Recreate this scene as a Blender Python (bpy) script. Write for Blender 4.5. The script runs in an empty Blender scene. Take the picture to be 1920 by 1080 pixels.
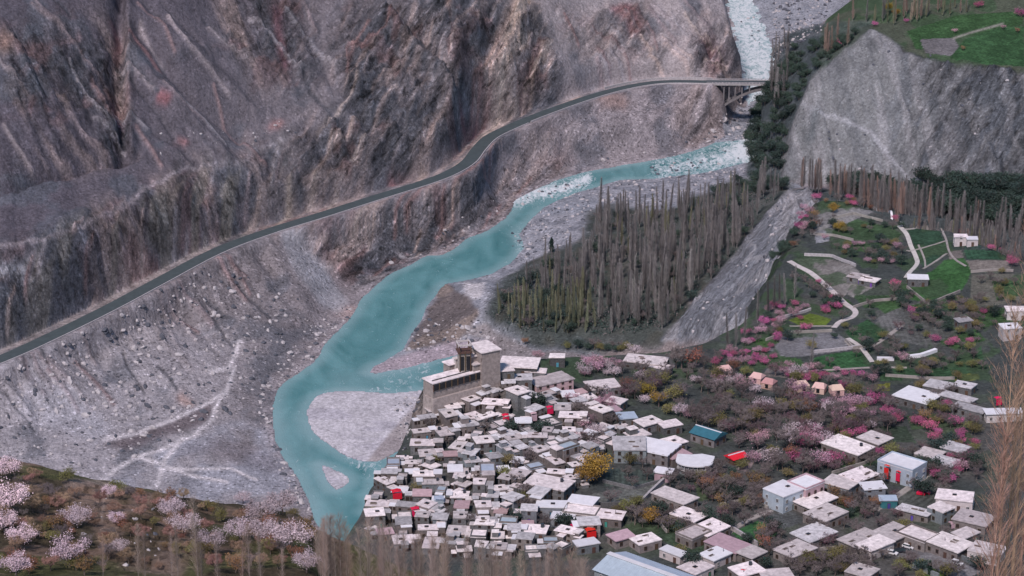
import bpy, math, random
import numpy as np
from mathutils import Vector, Matrix
from mathutils.geometry import delaunay_2d_cdt
R = math.radians
scene = bpy.context.scene
C = scene.collection
# ------------------------------------------------------------------ camera, light, exposure
CZ = 500.0; PITCH = R(20); FX = 960 / math.tan(R(11))
cam_d = bpy.data.cameras.new('camera'); cam = bpy.data.objects.new('camera', cam_d); C.objects.link(cam)
cam.location = (0, 0, CZ); cam.rotation_euler = (R(90) - PITCH, 0, 0)
cam_d.sensor_width = 36; cam_d.lens = 18 / math.tan(R(11)); cam_d.clip_start = 1; cam_d.clip_end = 6000
scene.camera = cam
SUN_EL, SUN_AZ = 50, -158                      # degrees; azimuth from +Y towards +X
w = bpy.data.worlds.new('World'); scene.world = w; w.use_nodes = True
nt = w.node_tree; nt.nodes.clear()
sky = nt.nodes.new('ShaderNodeTexSky'); sky.sky_type = 'NISHITA'; sky.sun_disc = False
sky.sun_elevation = R(SUN_EL); sky.sun_rotation = R(SUN_AZ); sky.altitude = 2400
bg = nt.nodes.new('ShaderNodeBackground'); bg.inputs['Strength'].default_value = 0.09
wo = nt.nodes.new('ShaderNodeOutputWorld')
nt.links.new(sky.outputs[0], bg.inputs[0]); nt.links.new(bg.outputs[0], wo.inputs[0])
sl = bpy.data.lights.new('sun', 'SUN'); sl.energy = 2.9; sl.angle = R(8); sl.color = (1.0, .865, .86)
so = bpy.data.objects.new('sun', sl); C.objects.link(so)
sd = Vector((math.sin(R(SUN_AZ)) * math.cos(R(SUN_EL)), math.cos(R(SUN_AZ)) * math.cos(R(SUN_EL)), math.sin(R(SUN_EL))))
so.rotation_euler = sd.to_track_quat('Z', 'Y').to_euler()
scene.view_settings.view_transform = 'Standard'; scene.view_settings.look = 'None'
scene.view_settings.exposure = 0.38; scene.view_settings.gamma = 1
scene.cycles.max_bounces = 4; scene.cycles.diffuse_bounces = 2; scene.cycles.glossy_bounces = 2
scene.cycles.transparent_max_bounces = 4; scene.cycles.use_denoising = True

# ------------------------------------------------------------------ pixel <-> world
CP_, SP_ = math.cos(PITCH), math.sin(PITCH)
def ray(px, py):
    cx = (px - 960) / FX; cy = (540 - py) / FX
    return cx, CP_ + cy * SP_, -SP_ + cy * CP_
def P(px, py, z):
    dx, dy, dz = ray(px, py); t = (z - CZ) / dz
    return (dx * t, dy * t, z)
def Hh(px, Y, z):
    D = Y * CP_ + (CZ - z) * SP_
    return ((px - 960) / FX * D, Y, z)
def proj(x, y, z):
    D = y * CP_ + (CZ - z) * SP_; U = y * SP_ - (CZ - z) * CP_
    return 960 + FX * x / D, 540 - FX * U / D
# ------------------------------------------------------------------ noise
def _hash(ix, iy, s):
    n = (ix.astype(np.int64) * 374761393 + iy.astype(np.int64) * 668265263 + s * 1442695041) & 0xffffffff
    n = ((n ^ (n >> 13)) * 1274126177) & 0xffffffff
    return ((n ^ (n >> 16)) & 0xffff) / 65535.0
def vnoise(x, y, s=0):
    x0 = np.floor(x); y0 = np.floor(y); fx = x - x0; fy = y - y0
    fx = fx * fx * fx * (fx * (fx * 6 - 15) + 10); fy = fy * fy * fy * (fy * (fy * 6 - 15) + 10)
    a = _hash(x0, y0, s); b = _hash(x0 + 1, y0, s); c = _hash(x0, y0 + 1, s); d = _hash(x0 + 1, y0 + 1, s)
    return (a + (b - a) * fx) * (1 - fy) + (c + (d - c) * fx) * fy
def fbm(x, y, o=4, s=0, g=.5):
    r = 0; a = 1; t = 0
    for i in range(o):
        c, k = math.cos(i * 1.1), math.sin(i * 1.1)
        r = r + a * vnoise((x * c - y * k) * 2 ** i + i * 17.3, (x * k + y * c) * 2 ** i + i * 9.1, s + i); t += a; a *= g
    return r / t
def ridged(x, y, o=4, s=0, g=.55):
    r = 0; a = 1; t = 0
    for i in range(o):
        c, k = math.cos(i * .35), math.sin(i * .35)
        r = r + a * (1 - np.abs(2 * vnoise((x * c - y * k) * 2 ** i + i * 7.7, (x * k + y * c) * 2 ** i + i * 3.1, s + i) - 1)) ** 1.5; t += a; a *= g
    return r / t
def sst(a, b, v):
    t = np.clip((v - a) / (b - a), 0, 1); return t * t * (3 - 2 * t)

# ------------------------------------------------------------------ terrain control points
pts = []; cons = []
def BL(lst, con=True):
    i0 = len(pts)
    for q in lst: pts.append(tuple(q))
    if con:
        for i in range(i0, len(pts) - 1): cons.append((i, i + 1))
def PL(*l): BL([P(*q) for q in l])
def HL(*l): BL([Hh(*q) for q in l])
HL((-500, 0, 487), (960, 0, 487), (2420, 0, 487)); HL((-500, 60, 455), (960, 60, 455), (2420, 60, 455))
HL((-500, 200, 388), (600, 200, 388), (2420, 200, 385))
HL((-500, 330, 330), (300, 330, 330), (640, 330, 331), (1400, 330, 330), (2420, 330, 326))
HL((-500, 400, 303), (0, 398, 304), (400, 400, 302), (600, 400, 300), (660, 400, 300), (1100, 400, 297), (1500, 400, 285), (2420, 400, 280))
PL((-400, 820, 290), (0, 852, 289), (100, 872, 288), (200, 892, 286), (300, 918, 284), (430, 940, 280), (560, 958, 276), (600, 985, 272), (640, 1085, 268))
HL((700, 450, 268), (1100, 450, 262), (1500, 480, 225), (2420, 480, 225))
HL((-500, 700, 70), (0, 700, 60), (400, 700, 50), (560, 660, 70)); HL((-500, 880, 12), (0, 880, 8), (400, 880, 6), (600, 860, 4))
HL((640, 660, 135), (800, 650, 140), (1400, 650, 140), (2420, 650, 145)); HL((640, 740, 106), (900, 740, 106), (1500, 740, 106), (2420, 740, 110))
# village plateau rim, going from the near left corner up to the fort and round its back
rim = [(640, 1010, 97), (672, 960, 99), (690, 915, 100), (725, 875, 101), (750, 835, 102), (768, 790, 103), (783, 745, 105), (800, 712, 112), (815, 702, 113),
       (870, 690, 115), (935, 680, 113), (960, 672, 110), (1050, 664, 106), (1150, 661, 104), (1250, 655, 100), (1320, 640, 97), (1390, 605, 95), (1430, 560, 94), (1462, 500, 94),
       (1500, 440, 95), (1524, 385, 96), (1545, 372, 97), (1590, 376, 98), (1650, 398, 98), (1700, 425, 98), (1780, 432, 100), (1850, 462, 102), (1920, 492, 103), (2060, 520, 106), (2400, 540, 120)]
PL(*rim)
HL((600, 790, 60), (625, 850, 12), (645, 930, 3), (700, 975, 3), (730, 1000, 3), (755, 1020, 3), (790, 1040, 3), (900, 1040, 12), (1050, 1040, 14), (1250, 1080, 16), (1330, 1150, 20))
PL((1040, 720, 106), (1200, 720, 103), (1400, 700, 101), (1600, 700, 101), (1800, 700, 102), (2100, 700, 106))
PL((700, 1060, 103), (900, 1060, 106), (1300, 1060, 106), (1700, 1060, 106), (2200, 1060, 110))
PL((790, 800, 106), (1000, 800, 107), (1300, 800, 104), (1700, 800, 104), (2200, 800, 108))
PL((850, 765, 107), (880, 770, 107), (930, 752, 109)); PL((802, 742, 110), (860, 732, 113), (905, 720, 115), (940, 712, 115)); PL((806, 722, 112.5), (860, 706, 115), (935, 700, 116))
PL((1500, 480, 96), (1600, 480, 98), (1720, 500, 99), (1850, 520, 103), (2100, 560, 108)); PL((1480, 600, 98), (1620, 600, 100), (1800, 600, 103), (2100, 620, 106))
# grove floor and the debris chute beside it
PL((920, 590, 10), (960, 600, 14), (1100, 600, 17), (1230, 590, 22)); PL((940, 540, 8), (1050, 520, 14), (1200, 500, 18), (1300, 500, 22)); PL((990, 480, 6), (1100, 440, 12), (1250, 420, 14), (1370, 420, 20))
PL((1255, 625, 24), (1300, 570, 26), (1370, 490, 28), (1430, 420, 30), (1470, 362, 28)); PL((1330, 625, 62), (1385, 560, 60), (1425, 490, 58), (1465, 430, 56), (1500, 375, 58))
PL((1180, 370, 5), (1300, 365, 7), (1400, 360, 10)); PL((930, 640, 5), (1040, 640, 9))
# valley behind the terraces, cliff foot and cliff top
HL((1560, 1330, 18), (1700, 1300, 18), (1900, 1240, 20), (2200, 1200, 30))
PL((1405, 322, 5), (1470, 343, 12), (1550, 350, 14), (1650, 366, 14), (1750, 392, 16), (1850, 415, 18), (1920, 435, 20), (2200, 480, 26))
PL((1475, 270, 24), (1490, 215, 42), (1520, 150, 62), (1570, 105, 72), (1600, 78, 78), (1632, 58, 82), (1665, 70, 80), (1700, 98, 77), (1740, 112, 76), (1790, 120, 76), (1850, 128, 76), (1920, 134, 76), (2250, 150, 80))
PL((1400, 270, 8), (1412, 230, 14), (1425, 190, 22), (1445, 158, 30), (1450, 120, 38), (1475, 92, 48), (1520, 78, 58), (1560, 66, 68), (1610, 48, 80))
PL((1440, 270, 18), (1460, 215, 30), (1490, 140, 52))
PL((1600, 30, 76), (1700, 40, 80), (1800, 40, 82), (1920, 40, 84), (2250, 60, 90)); PL((1620, -20, 74), (1750, -20, 84), (1920, -20, 90), (2300, 0, 100))
HL((1600, 2100, 60), (1900, 2100, 140), (2300, 2000, 200)); HL((1450, 2900, 60), (1900, 2900, 260), (2500, 2900, 300))
# river banks (water level is 0)
shoreL = [(965, 378), (958, 398), (940, 415), (915, 432), (880, 446), (858, 462), (830, 478), (800, 480), (770, 496), (735, 512), (712, 530), (680, 560), (662, 590), (640, 615), (610, 645), (595, 672), (560, 700), (530, 722), (516, 745), (512, 785), (518, 828), (535, 862), (560, 900), (580, 940), (596, 985), (620, 1060), (660, 1150)]
shoreU = [(1396, 262), (1340, 268), (1300, 284), (1250, 296), (1180, 308), (1100, 322), (1045, 338), (1005, 356)]   # upper left bank
BL([P(x, y, .3) for x, y in shoreU[::-1]] ); BL([P(x, y, .3) for x, y in shoreL[:-2]])
PL((1395, 306, .3), (1330, 322, .3), (1240, 334, .3), (1160, 338, .3), (1080, 362, .3), (1030, 382, .3), (1000, 408, .3), (975, 440, .3), (985, 462, .3), (955, 492, .3), (915, 515, .3), (870, 530, .3), (832, 536, .4), (800, 580, .3), (775, 625, .3), (755, 660, .3), (700, 688, .3), (745, 690, .4), (800, 676, .4), (850, 664, .4), (920, 650, 1))
PL((860, 552, 8), (890, 575, 7), (850, 600, 6), (820, 630, 2)); PL((905, 520, 3), (930, 545, 12), (915, 575, 11))
# far river reach
PL((1405, 245, .3), (1412, 215, .3), (1415, 185, .3), (1405, 165, .3)); HL((1398, 1790, .3), (1390, 1850, .3), (1378, 1920, .3), (1362, 2040, .3), (1340, 2300, .3), (1330, 2900, 2))
PL((1432, 215, .3), (1440, 170, .3), (1447, 130, .3), (1447, 90, .3), (1432, 50, .3), (1418, 0, .3), (1410, -30, .3)); PL((1500, 90, 4), (1545, 50, 4), (1570, 10, 5), (1590, -40, 8))
PL((1350, 240, 2), (1355, 215, 8), (1375, 200, 4)); PL((1330, 200, 20), (1345, 190, 18))
# left side: road line and the slopes above it
road_px = [(-420, 790, 26), (-150, 726, 28), (0, 672, 30), (100, 627, 31), (200, 578, 32), (290, 530, 33), (400, 472, 34), (500, 434, 34), (600, 403, 34), (700, 371, 33), (800, 340, 32), (845, 322, 31.5), (875, 303, 31), (893, 280, 31), (915, 258, 31), (950, 240, 31), (1000, 219, 31), (1080, 190, 31), (1150, 169, 31), (1210, 157, 31), (1260, 153, 31), (1335, 154, 31)]
BL([P(*q) for q in road_px])
def chain(px, py0, z0, *segs):
    p = P(px, py0, z0); Y, z = p[1], z0; out = []
    for py, sdeg in segs:
        dx, dy, dz = ray(px, py); k = dz / dy; s = math.tan(R(sdeg))
        # z = CZ + k*Y' ; z = z + s*(Y'-Y)
        Y2 = (CZ - z + s * Y) / (s - k); z2 = CZ + k * Y2
        Y, z = Y2, z2; out.append(Hh(px, Y, z))
    BL(out)
def rz(px):
    for a, b in zip(road_px, road_px[1:]):
        if a[0] <= px <= b[0]:
            t = (px - a[0]) / (b[0] - a[0]); return a[1] + t * (b[1] - a[1]), a[2] + t * (b[2] - a[2])
for px, segs in [(-400, [(600, 45), (450, 15), (0, 36), (-500, 34)]), (-200, [(560, 48), (420, 16), (0, 36), (-500, 34)]), (0, [(470, 50), (345, 16), (200, 40), (0, 35), (-500, 34)]),
                 (100, [(430, 52), (320, 15), (190, 42), (0, 35), (-500, 34)]), (180, [(400, 52), (290, 16), (0, 38), (-500, 34)]), (240, [(385, 52), (280, 18), (150, 34), (0, 36), (-500, 34)]),
                 (330, [(345, 52), (290, 18), (0, 37), (-500, 34)]), (450, [(290, 50), (250, 16), (0, 35), (-500, 34)]), (550, [(250, 48), (225, 18), (0, 35), (-500, 33)]),
                 (650, [(210, 48), (100, 34), (0, 38), (-500, 33)]), (760, [(200, 46), (80, 38), (0, 36), (-500, 33)]), (860, [(160, 47), (60, 42), (0, 38), (-500, 33)]), (940, [(130, 50), (0, 46), (-400, 33)]),
                 (1020, [(130, 38), (0, 42), (-400, 33)]), (1100, [(100, 33), (0, 42), (-400, 33)]), (1200, [(90, 33), (0, 38), (-300, 34)]), (1290, [(100, 35), (0, 36), (-200, 34)])]:
    a, b = rz(px); chain(px, a, b, *segs)
PL((1350, 145, 30), (1375, 148, 24), (1392, 150, 12)); PL((1392, 140, 22), (1386, 100, 34), (1376, 60, 50), (1358, 0, 68), (1340, -60, 84))
HL((1300, 1850, 95), (1340, 1860, 40)); HL((1200, 2050, 180), (1000, 2300, 330), (400, 2400, 420), (-400, 2300, 460)); HL((1250, 2400, 200), (1000, 2950, 500), (-400, 2950, 700))
# slopes and flats below the road
PL((-300, 860, 14), (0, 790, 12), (120, 790, 8), (250, 745, 8), (400, 730, 5), (470, 690, 5), (560, 660, 3.5), (620, 610, 3))
PL((-300, 960, 7), (0, 860, 7), (200, 860, 4), (400, 860, 3.5), (500, 900, 2.5)); PL((250, 800, 5), (350, 770, 5), (480, 760, 3))
PL((60, 720, 20), (200, 650, 19), (330, 600, 17), (450, 570, 16), (530, 530, 19), (600, 560, 8))
PL((640, 520, 6), (700, 500, 6), (760, 470, 8), (850, 430, 10), (920, 390, 12), (960, 350, 8)); PL((1060, 300, 6), (1200, 280, 6), (1290, 262, 6)); PL((1050, 260, 20), (1200, 230, 18), (1300, 220, 16))
# ------------------------------------------------------------------ TIN -> polar grid
NC = 1080; c0, c1 = -.285, .285
def rows():
    y = 0.0; out = []
    while y < 2950:
        out.append(y)
        y += 8 if y < 340 else 1.1 if y < 500 else 3 if y < 740 else 1.15 if y < 1120 else 1.35 if y < 1800 else 3 if y < 2150 else 12
    return np.array(out)
YR = rows(); NR = len(YR); CG = np.linspace(c0, c1, NC)
def tin():
    p2 = []; zz = []
    for x, y, z in pts:
        yy = max(y, 1.0); p2.append((np.clip(x / yy if y > 5 else (x and math.copysign(.3, x)), -.31, .31) * 1400, y)); zz.append(z)
    for cc in (-.31, .31):                    # side borders take the z of the nearest control point in depth
        for y in list(range(0, 2951, 50)):
            best = min(range(len(pts)), key=lambda i: (abs(p2[i][1] - y) + .25 * abs(p2[i][0] - cc * 1400)))
            p2.append((cc * 1400 * 1.02, y)); zz.append(zz[best])
    vo, ed, fa, ov, oe, of = delaunay_2d_cdt([Vector(q) for q in p2], cons, [], 0, 1e-4)
    zo = [np.mean([zz[i] for i in o]) if o else None for o in ov]
    for k, z in enumerate(zo):
        if z is None:
            j = sorted(range(len(p2)), key=lambda i: (p2[i][0] - vo[k][0]) ** 2 + (p2[i][1] - vo[k][1]) ** 2)[:3]
            zo[k] = float(np.mean([zz[i] for i in j]))
    Z = np.full((NR, NC), np.nan)
    for f in fa:
        (x1, y1), (x2, y2), (x3, y3) = [vo[i][:2] for i in f]; z1, z2, z3 = [zo[i] for i in f]
        r0, r1 = np.searchsorted(YR, min(y1, y2, y3) - .01), np.searchsorted(YR, max(y1, y2, y3) + .01)
        k0, k1 = np.searchsorted(CG, min(x1, x2, x3) / 1400 - 1e-5), np.searchsorted(CG, max(x1, x2, x3) / 1400 + 1e-5)
        if r1 <= r0 or k1 <= k0: continue
        X, Y = np.meshgrid(CG[k0:k1] * 1400, YR[r0:r1])
        D = (y2 - y3) * (x1 - x3) + (x3 - x2) * (y1 - y3)
        if abs(D) < 1e-9: continue
        a = ((y2 - y3) * (X - x3) + (x3 - x2) * (Y - y3)) / D; b = ((y3 - y1) * (X - x3) + (x1 - x3) * (Y - y3)) / D; g = 1 - a - b
        m = (a > -1e-6) & (b > -1e-6) & (g > -1e-6); s = Z[r0:r1, k0:k1]; s[m] = (a * z1 + b * z2 + g * z3)[m]
    for j in range(NC):
        c = Z[:, j]; n = np.isnan(c)
        if n.any(): c[n] = np.interp(np.flatnonzero(n), np.flatnonzero(~n), c[~n])
    return Z
def blur(Z, n, it=2):
    for _ in range(it):
        k = np.ones(2 * n + 1) / (2 * n + 1)
        pad = np.pad(Z, ((n, n), (0, 0)), 'edge'); cs = np.cumsum(np.vstack([np.zeros((1, pad.shape[1])), pad]), 0); Z = (cs[2 * n + 1:] - cs[:-2 * n - 1]) / (2 * n + 1)
        pad = np.pad(Z, ((0, 0), (n, n)), 'edge'); cs = np.cumsum(np.hstack([np.zeros((pad.shape[0], 1)), pad]), 1); Z = (cs[:, 2 * n + 1:] - cs[:, :-2 * n - 1]) / (2 * n + 1)
    return Z
ZB = blur(tin(), 2, 2)
GX = CG[None, :] * YR[:, None]; GY = np.repeat(YR[:, None], NC, 1)
def zt(x, y, Z=None):
    Z = ZT if Z is None else Z
    x = np.asarray(x, float); y = np.clip(np.asarray(y, float), 1, YR[-2])
    fr = np.interp(y, YR, np.arange(NR)); fc = np.clip((x / y - c0) / (c1 - c0) * (NC - 1), 0, NC - 1.001)
    r = np.minimum(fr.astype(int), NR - 2); c = fc.astype(int); a = fr - r; b = fc - c
    return (Z[r, c] * (1 - b) + Z[r, c + 1] * b) * (1 - a) + (Z[r + 1, c] * (1 - b) + Z[r + 1, c + 1] * b) * a
def G(px, py, Z=None, ymin=350, ymax=2800):
    """where the sight line through a photo pixel first meets the ground"""
    dx, dy, dz = ray(px, py); ys = np.arange(ymin, ymax, .5); t = ys / dy
    h = CZ + dz * t - zt(dx * t, ys, Z); k = np.flatnonzero(h < 0)
    i = k[0] if len(k) else len(ys) - 1
    y = ys[i]; x = dx * y / dy
    return float(x), float(y), float(zt(x, y, Z))
def inpoly(X, Y, poly):
    m = np.zeros(X.shape, bool); n = len(poly)
    for i in range(n):
        x1, y1 = poly[i][:2]; x2, y2 = poly[(i + 1) % n][:2]
        if y1 == y2: continue
        c = ((y1 > Y) != (y2 > Y)) & (X < (x2 - x1) * (Y - y1) / (y2 - y1) + x1); m ^= c
    return m
def pdist(X, Y, line, closed=False):
    """distance to a polyline; returns (distance, index+fraction along it)"""
    D = np.full(X.shape, 1e9); T = np.zeros(X.shape); n = len(line)
    for i in range(n if closed else n - 1):
        x1, y1 = line[i][:2]; x2, y2 = line[(i + 1) % n][:2]; vx, vy = x2 - x1, y2 - y1; L = vx * vx + vy * vy + 1e-9
        t = np.clip(((X - x1) * vx + (Y - y1) * vy) / L, 0, 1); d = (X - x1 - t * vx) ** 2 + (Y - y1 - t * vy) ** 2
        m = d < D; D[m] = d[m]; T[m] = i + t[m]
    return np.sqrt(D), T
def spline(p, n=6):
    out = []
    for i in range(len(p) - 1):
        a, b, c, d = [np.array(p[max(0, min(len(p) - 1, k))], float) for k in (i - 1, i, i + 1, i + 2)]
        for j in range(n):
            t = j / n; out.append(tuple(.5 * ((2 * b) + (c - a) * t + (2 * a - 5 * b + 4 * c - d) * t * t + (3 * b - a - 3 * c + d) * t ** 3)))
    out.append(tuple(p[-1])); return out
# ------------------------------------------------------------------ water outlines
W0 = lambda l: [P(x, y, 0)[:2] for x, y in l]
main_river = W0(spline([(985, 366)] + shoreL[:-2] + [(640, 1060)], 4) + [(760, 1080), (800, 1000), (690, 960), (700, 900), (742, 850), (760, 832), (775, 800), (790, 745), (800, 738), (900, 740), (920, 700), (880, 664), (850, 668), (800, 680), (745, 694), (705, 701), (693, 698), (700, 688), (730, 672), (757, 655), (772, 625), (790, 600), (800, 575), (822, 545), (835, 532), (880, 524), (925, 512), (960, 490), (984, 464), (972, 440), (996, 410), (1022, 386), (1010, 368)])
upper_river = W0([(985, 366)] + shoreU[::-1] + [(1420, 255), (1440, 275), (1440, 300), (1395, 306), (1330, 322), (1240, 334), (1160, 338), (1080, 362), (1022, 386), (1000, 380)])
far_river = [Hh(*q)[:2] for q in [(1404, 1740, 0), (1398, 1790, 0), (1390, 1850, 0), (1378, 1920, 0), (1362, 2040, 0), (1340, 2300, 0), (1330, 2900, 0)]] + W0([(1400, -35), (1412, 0), (1430, 50), (1446, 90), (1446, 130), (1440, 170), (1432, 215), (1425, 260), (1400, 265), (1416, 200), (1420, 180)])
bar = W0(spline([(576, 770), (590, 747), (615, 735), (660, 733), (740, 737), (800, 736), (812, 790), (795, 812), (776, 828), (755, 838), (738, 850), (715, 862), (690, 866), (660, 860), (620, 838), (590, 812), (577, 788), (576, 770)], 4))
bar2 = W0(spline([(600, 872), (622, 878), (650, 892), (655, 903), (640, 915), (626, 918), (612, 902), (600, 872)], 3))
lo = YR.searchsorted(780); sub = slice(lo, YR.searchsorted(2960))
X_, Y_ = GX[sub], GY[sub]; ok = ZB[sub] < 22
wat = np.zeros(X_.shape, bool); SD = np.full(X_.shape, 99.0)
xs, ys_ = X_[ok], Y_[ok]
amp = 1.6 + 9 * sst(1680, 1800, ys_); xs = xs + (fbm(xs / 9, ys_ / 9, 4, 301) - .5) * amp; ys_ = ys_ + (fbm(xs / 9, ys_ / 9, 4, 303) - .5) * amp * 1.5
m = inpoly(xs, ys_, main_river) | inpoly(xs, ys_, upper_river) | inpoly(xs, ys_, far_river)
land = inpoly(xs, ys_, bar) | inpoly(xs, ys_, bar2); m &= ~land
wat[ok] = m
dd = np.full(xs.shape, 1e9)
for pl in (main_river, upper_river, far_river, bar, bar2): dd = np.minimum(dd, pdist(xs, ys_, pl, True)[0])
SD[ok] = dd
# inner joints between the three river polygons are not shores
inner = np.zeros(X_.shape, bool)
for q in ((1000, 372, 16), (1428, 250, 12), (1415, 262, 14)):
    a = P(*q[:2], 0); inner |= (np.hypot(X_ - a[0], Y_ - a[1]) < q[2])
SD[inner & wat] = np.maximum(SD[inner & wat], 5)
barm = np.zeros(X_.shape, bool); barm[ok] = land
# ------------------------------------------------------------------ terrain relief
PX, PY = proj(GX, GY, ZB)
S_, T_ = GX, ZB * CP_ + GY * SP_          # metres across and metres up the slope as it faces the valley
wx = (fbm(GX / 30, GY / 30, 3, 11) - .5) * 40; wy = (fbm(GX / 30, GY / 30, 3, 23) - .5) * 40
def blob(poly, soft=0, warp=1.0, gate=None):
    m = inpoly(PX + wx * warp, PY + wy * warp, poly).astype(float)
    if gate is not None: m *= gate
    return blur(m, soft, 2) if soft else m
def stroke(line, wd, warp=.6, gate=None):
    xs_ = [q[0] for q in line]; ys2 = [q[1] for q in line]; m = np.zeros(PX.shape)
    k = (PX > min(xs_) - wd * 4 - 20) & (PX < max(xs_) + wd * 4 + 20) & (PY > min(ys2) - wd * 4 - 20) & (PY < max(ys2) + wd * 4 + 20)
    if gate is not None: k &= gate > .5
    d, _ = pdist(PX[k] + wx[k] * warp, PY[k] + wy[k] * warp, line); m[k] = np.exp(-(d / wd) ** 2); return m
leftside = [(-900, -1500), (1372, -1500), (1372, 0), (1392, 150), (1370, 225), (1340, 250)] + [(x, y + 2) for x, y in shoreU[1:]] + [(965, 378)] + shoreL[1:] + [(640, 1400), (-900, 1400)]
MT = inpoly(PX, PY, leftside) & (GY > 860) & ((ZB < 60) | (GY > 1150)); MTf = blur(MT.astype(float), 3, 1)
roadW = [P(*q) for q in spline([(x, y, z) for x, y, z in road_px], 6)]
k = (GY > 1000) & (GY < 1800) & (GX < 160); rd = np.full(GX.shape, 99.0); rt = np.zeros(GX.shape)
a, b = pdist(GX[k], GY[k], roadW); rd[k] = a; rt[k] = b
rzv = np.interp(rt, np.arange(len(roadW)), [q[2] for q in roadW])
roadY = np.interp(PX, [q[0] for q in road_px], [q[1] for q in road_px], right=154)
above = (MT & (PY < roadY)).astype(float); below = (MT & (PY >= roadY)).astype(float)
# outcrops of bare rock and the scree between them
rock = np.zeros(PX.shape); G0 = MT
for poly, v in [([(370, 0), (560, 0), (620, 120), (560, 170), (470, 150), (400, 60)], .8), ([(0, 60), (180, 60), (230, 200), (120, 230), (0, 220)], .8), ([(180, 60), (250, 80), (245, 300), (190, 290)], 1.2),
                ([(430, 40), (560, 60), (540, 150), (460, 130)], .8), ([(640, 0), (960, 0), (900, 260), (820, 320), (700, 300), (660, 200), (620, 100)], .9), ([(900, 60), (1010, 0), (1060, 160), (960, 230), (880, 260)], 1.3),
                ([(620, 220), (700, 200), (880, 260), (840, 320), (700, 365), (560, 410), (540, 300)], 1.0), ([(0, 470), (330, 345), (560, 240), (620, 230), (620, 395), (400, 460), (0, 640)], .85),
                ([(560, 430), (720, 390), (920, 290), (1040, 240), (1060, 300), (980, 370), (900, 440), (780, 490), (700, 530), (640, 480)], 1.0), ([(1050, 50), (1220, 0), (1200, 80), (1080, 90)], .7),
                ([(1290, 60), (1375, 60), (1392, 150), (1300, 150)], 1.1), ([(0, 300), (230, 250), (210, 310), (0, 350)], .9), ([(1290, 160), (1380, 160), (1340, 250), (1240, 250)], .7), ([(450, 570), (560, 560), (600, 620), (500, 600)], .3)]:
    rock = np.maximum(rock, v * blob(poly, 6, 1.6, MT))
big = fbm(S_ / 90, T_ / 60, 4, 3); rock = np.clip(rock * (.55 + .9 * big) + .35 * sst(.55, .75, fbm(S_ / 45, T_ / 30, 4, 8)) * above, 0, 1.3)
def rotn(al, lu, lv, s, f=ridged, o=4):
    c, k = math.cos(R(al)), math.sin(R(al)); u = S_ * c + T_ * k; v = -S_ * k + T_ * c
    return f((u + wx * .25) / lu, (v + wy * .25) / lv, o, s)
n1 = rotn(58, 70, 15, 31); n2 = rotn(122, 80, 17, 41); cen = sst(420, 640, PX)
rib = n1 * cen + n2 * (1 - cen); fine = rotn(60, 14, 4.5, 51); fine2 = ridged(S_ / 9, T_ / 7, 4, 61)
rills = rotn(105, 55, 7, 71, fbm, 3)
disp = MTf * (rock * (17 * (rib - .45) + 5.5 * (fine - .5) + 3.6 * (fine2 - .5)) + 2.6 * (rills - .5) * (.4 + .6 * above) + 7 * (big - .5) * above)
# gullies, benches and spurs cut by hand
for line, wd, h in [([(228, -20), (225, 100), (235, 200), (225, 290)], 16, -11), ([(246, -20), (244, 100), (250, 200), (244, 280)], 9, 5), ([(225, 90), (330, 190), (420, 290)], 14, 5), ([(265, 60), (360, 170), (450, 250)], 12, -6), ([(170, -20), (330, 80), (480, 210)], 11, 4),
                    ([(560, 30), (640, 160), (700, 230)], 13, -5), ([(690, -10), (760, 80), (830, 150), (870, 230)], 12, 6), ([(720, -10), (800, 70), (850, 140)], 12, -7), ([(640, 220), (690, 320), (690, 360)], 12, -5),
                    ([(985, -40), (965, 60), (940, 140), (915, 210), (895, 262)], 14, 9), ([(1012, -20), (1000, 90), (985, 170)], 15, -6), ([(925, -20), (915, 80), (900, 170)], 12, -7),
                    ([(0, 350), (120, 325), (220, 300), (250, 290)], 9, -6), ([(520, 400), (545, 360), (560, 330)], 8, 4), ([(505, 395), (525, 350)], 6, -4), ([(1290, 150), (1330, 100), (1345, 60)], 9, -4), ([(1372, 150), (1362, 110), (1350, 80)], 7, -4)]:
    disp += h * stroke(line, wd, .8, MT)
for line, wd, h in [([(200, 585), (270, 620), (380, 700), (420, 740)], 16, 3), ([(300, 540), (380, 620), (440, 660)], 15, -4.5), ([(60, 650), (140, 740), (200, 800)], 26, 4), ([(150, 640), (230, 720), (260, 740)], 16, -3), ([(20, 690), (60, 760), (70, 810)], 14, -3), ([(520, 450), (600, 520), (650, 575)], 30, 3),
                    ([(470, 450), (520, 520), (560, 570)], 12, -3), ([(620, 420), (690, 470), (700, 520)], 14, -4), ([(720, 400), (760, 450)], 12, -3), ([(860, 330), (880, 390), (870, 440)], 13, -4), ([(850, 440), (870, 390)], 5, 3), ([(930, 290), (990, 320), (1010, 345)], 13, -5), ([(1055, 240), (1040, 290)], 9, -5), ([(1000, 250), (1020, 280)], 8, 3)]:
    disp += h * stroke(line, wd, .8, MT)
sg = random.Random(17); STREAKS = []
def streaks(n, poly, a0, a1, l0, l1, w0, w1, cols):
    xs_ = [q[0] for q in poly]; ys2 = [q[1] for q in poly]; k_ = 0
    while k_ < n:
        x, y = sg.uniform(min(xs_), max(xs_)), sg.uniform(min(ys2), max(ys2))
        if not inpoly(np.array([x]), np.array([y]), poly)[0]: continue
        k_ += 1; a_ = R(sg.uniform(a0, a1)); l = sg.uniform(l0, l1); dx, dy = math.cos(a_) * l / 2, -math.sin(a_) * l / 2; j = sg.gauss(0, l * .07); STREAKS.append(([(x - dx, y - dy), (x + j, y + j * .4), (x + dx, y + dy)], sg.uniform(w0, w1), sg.choice(cols)))
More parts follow.
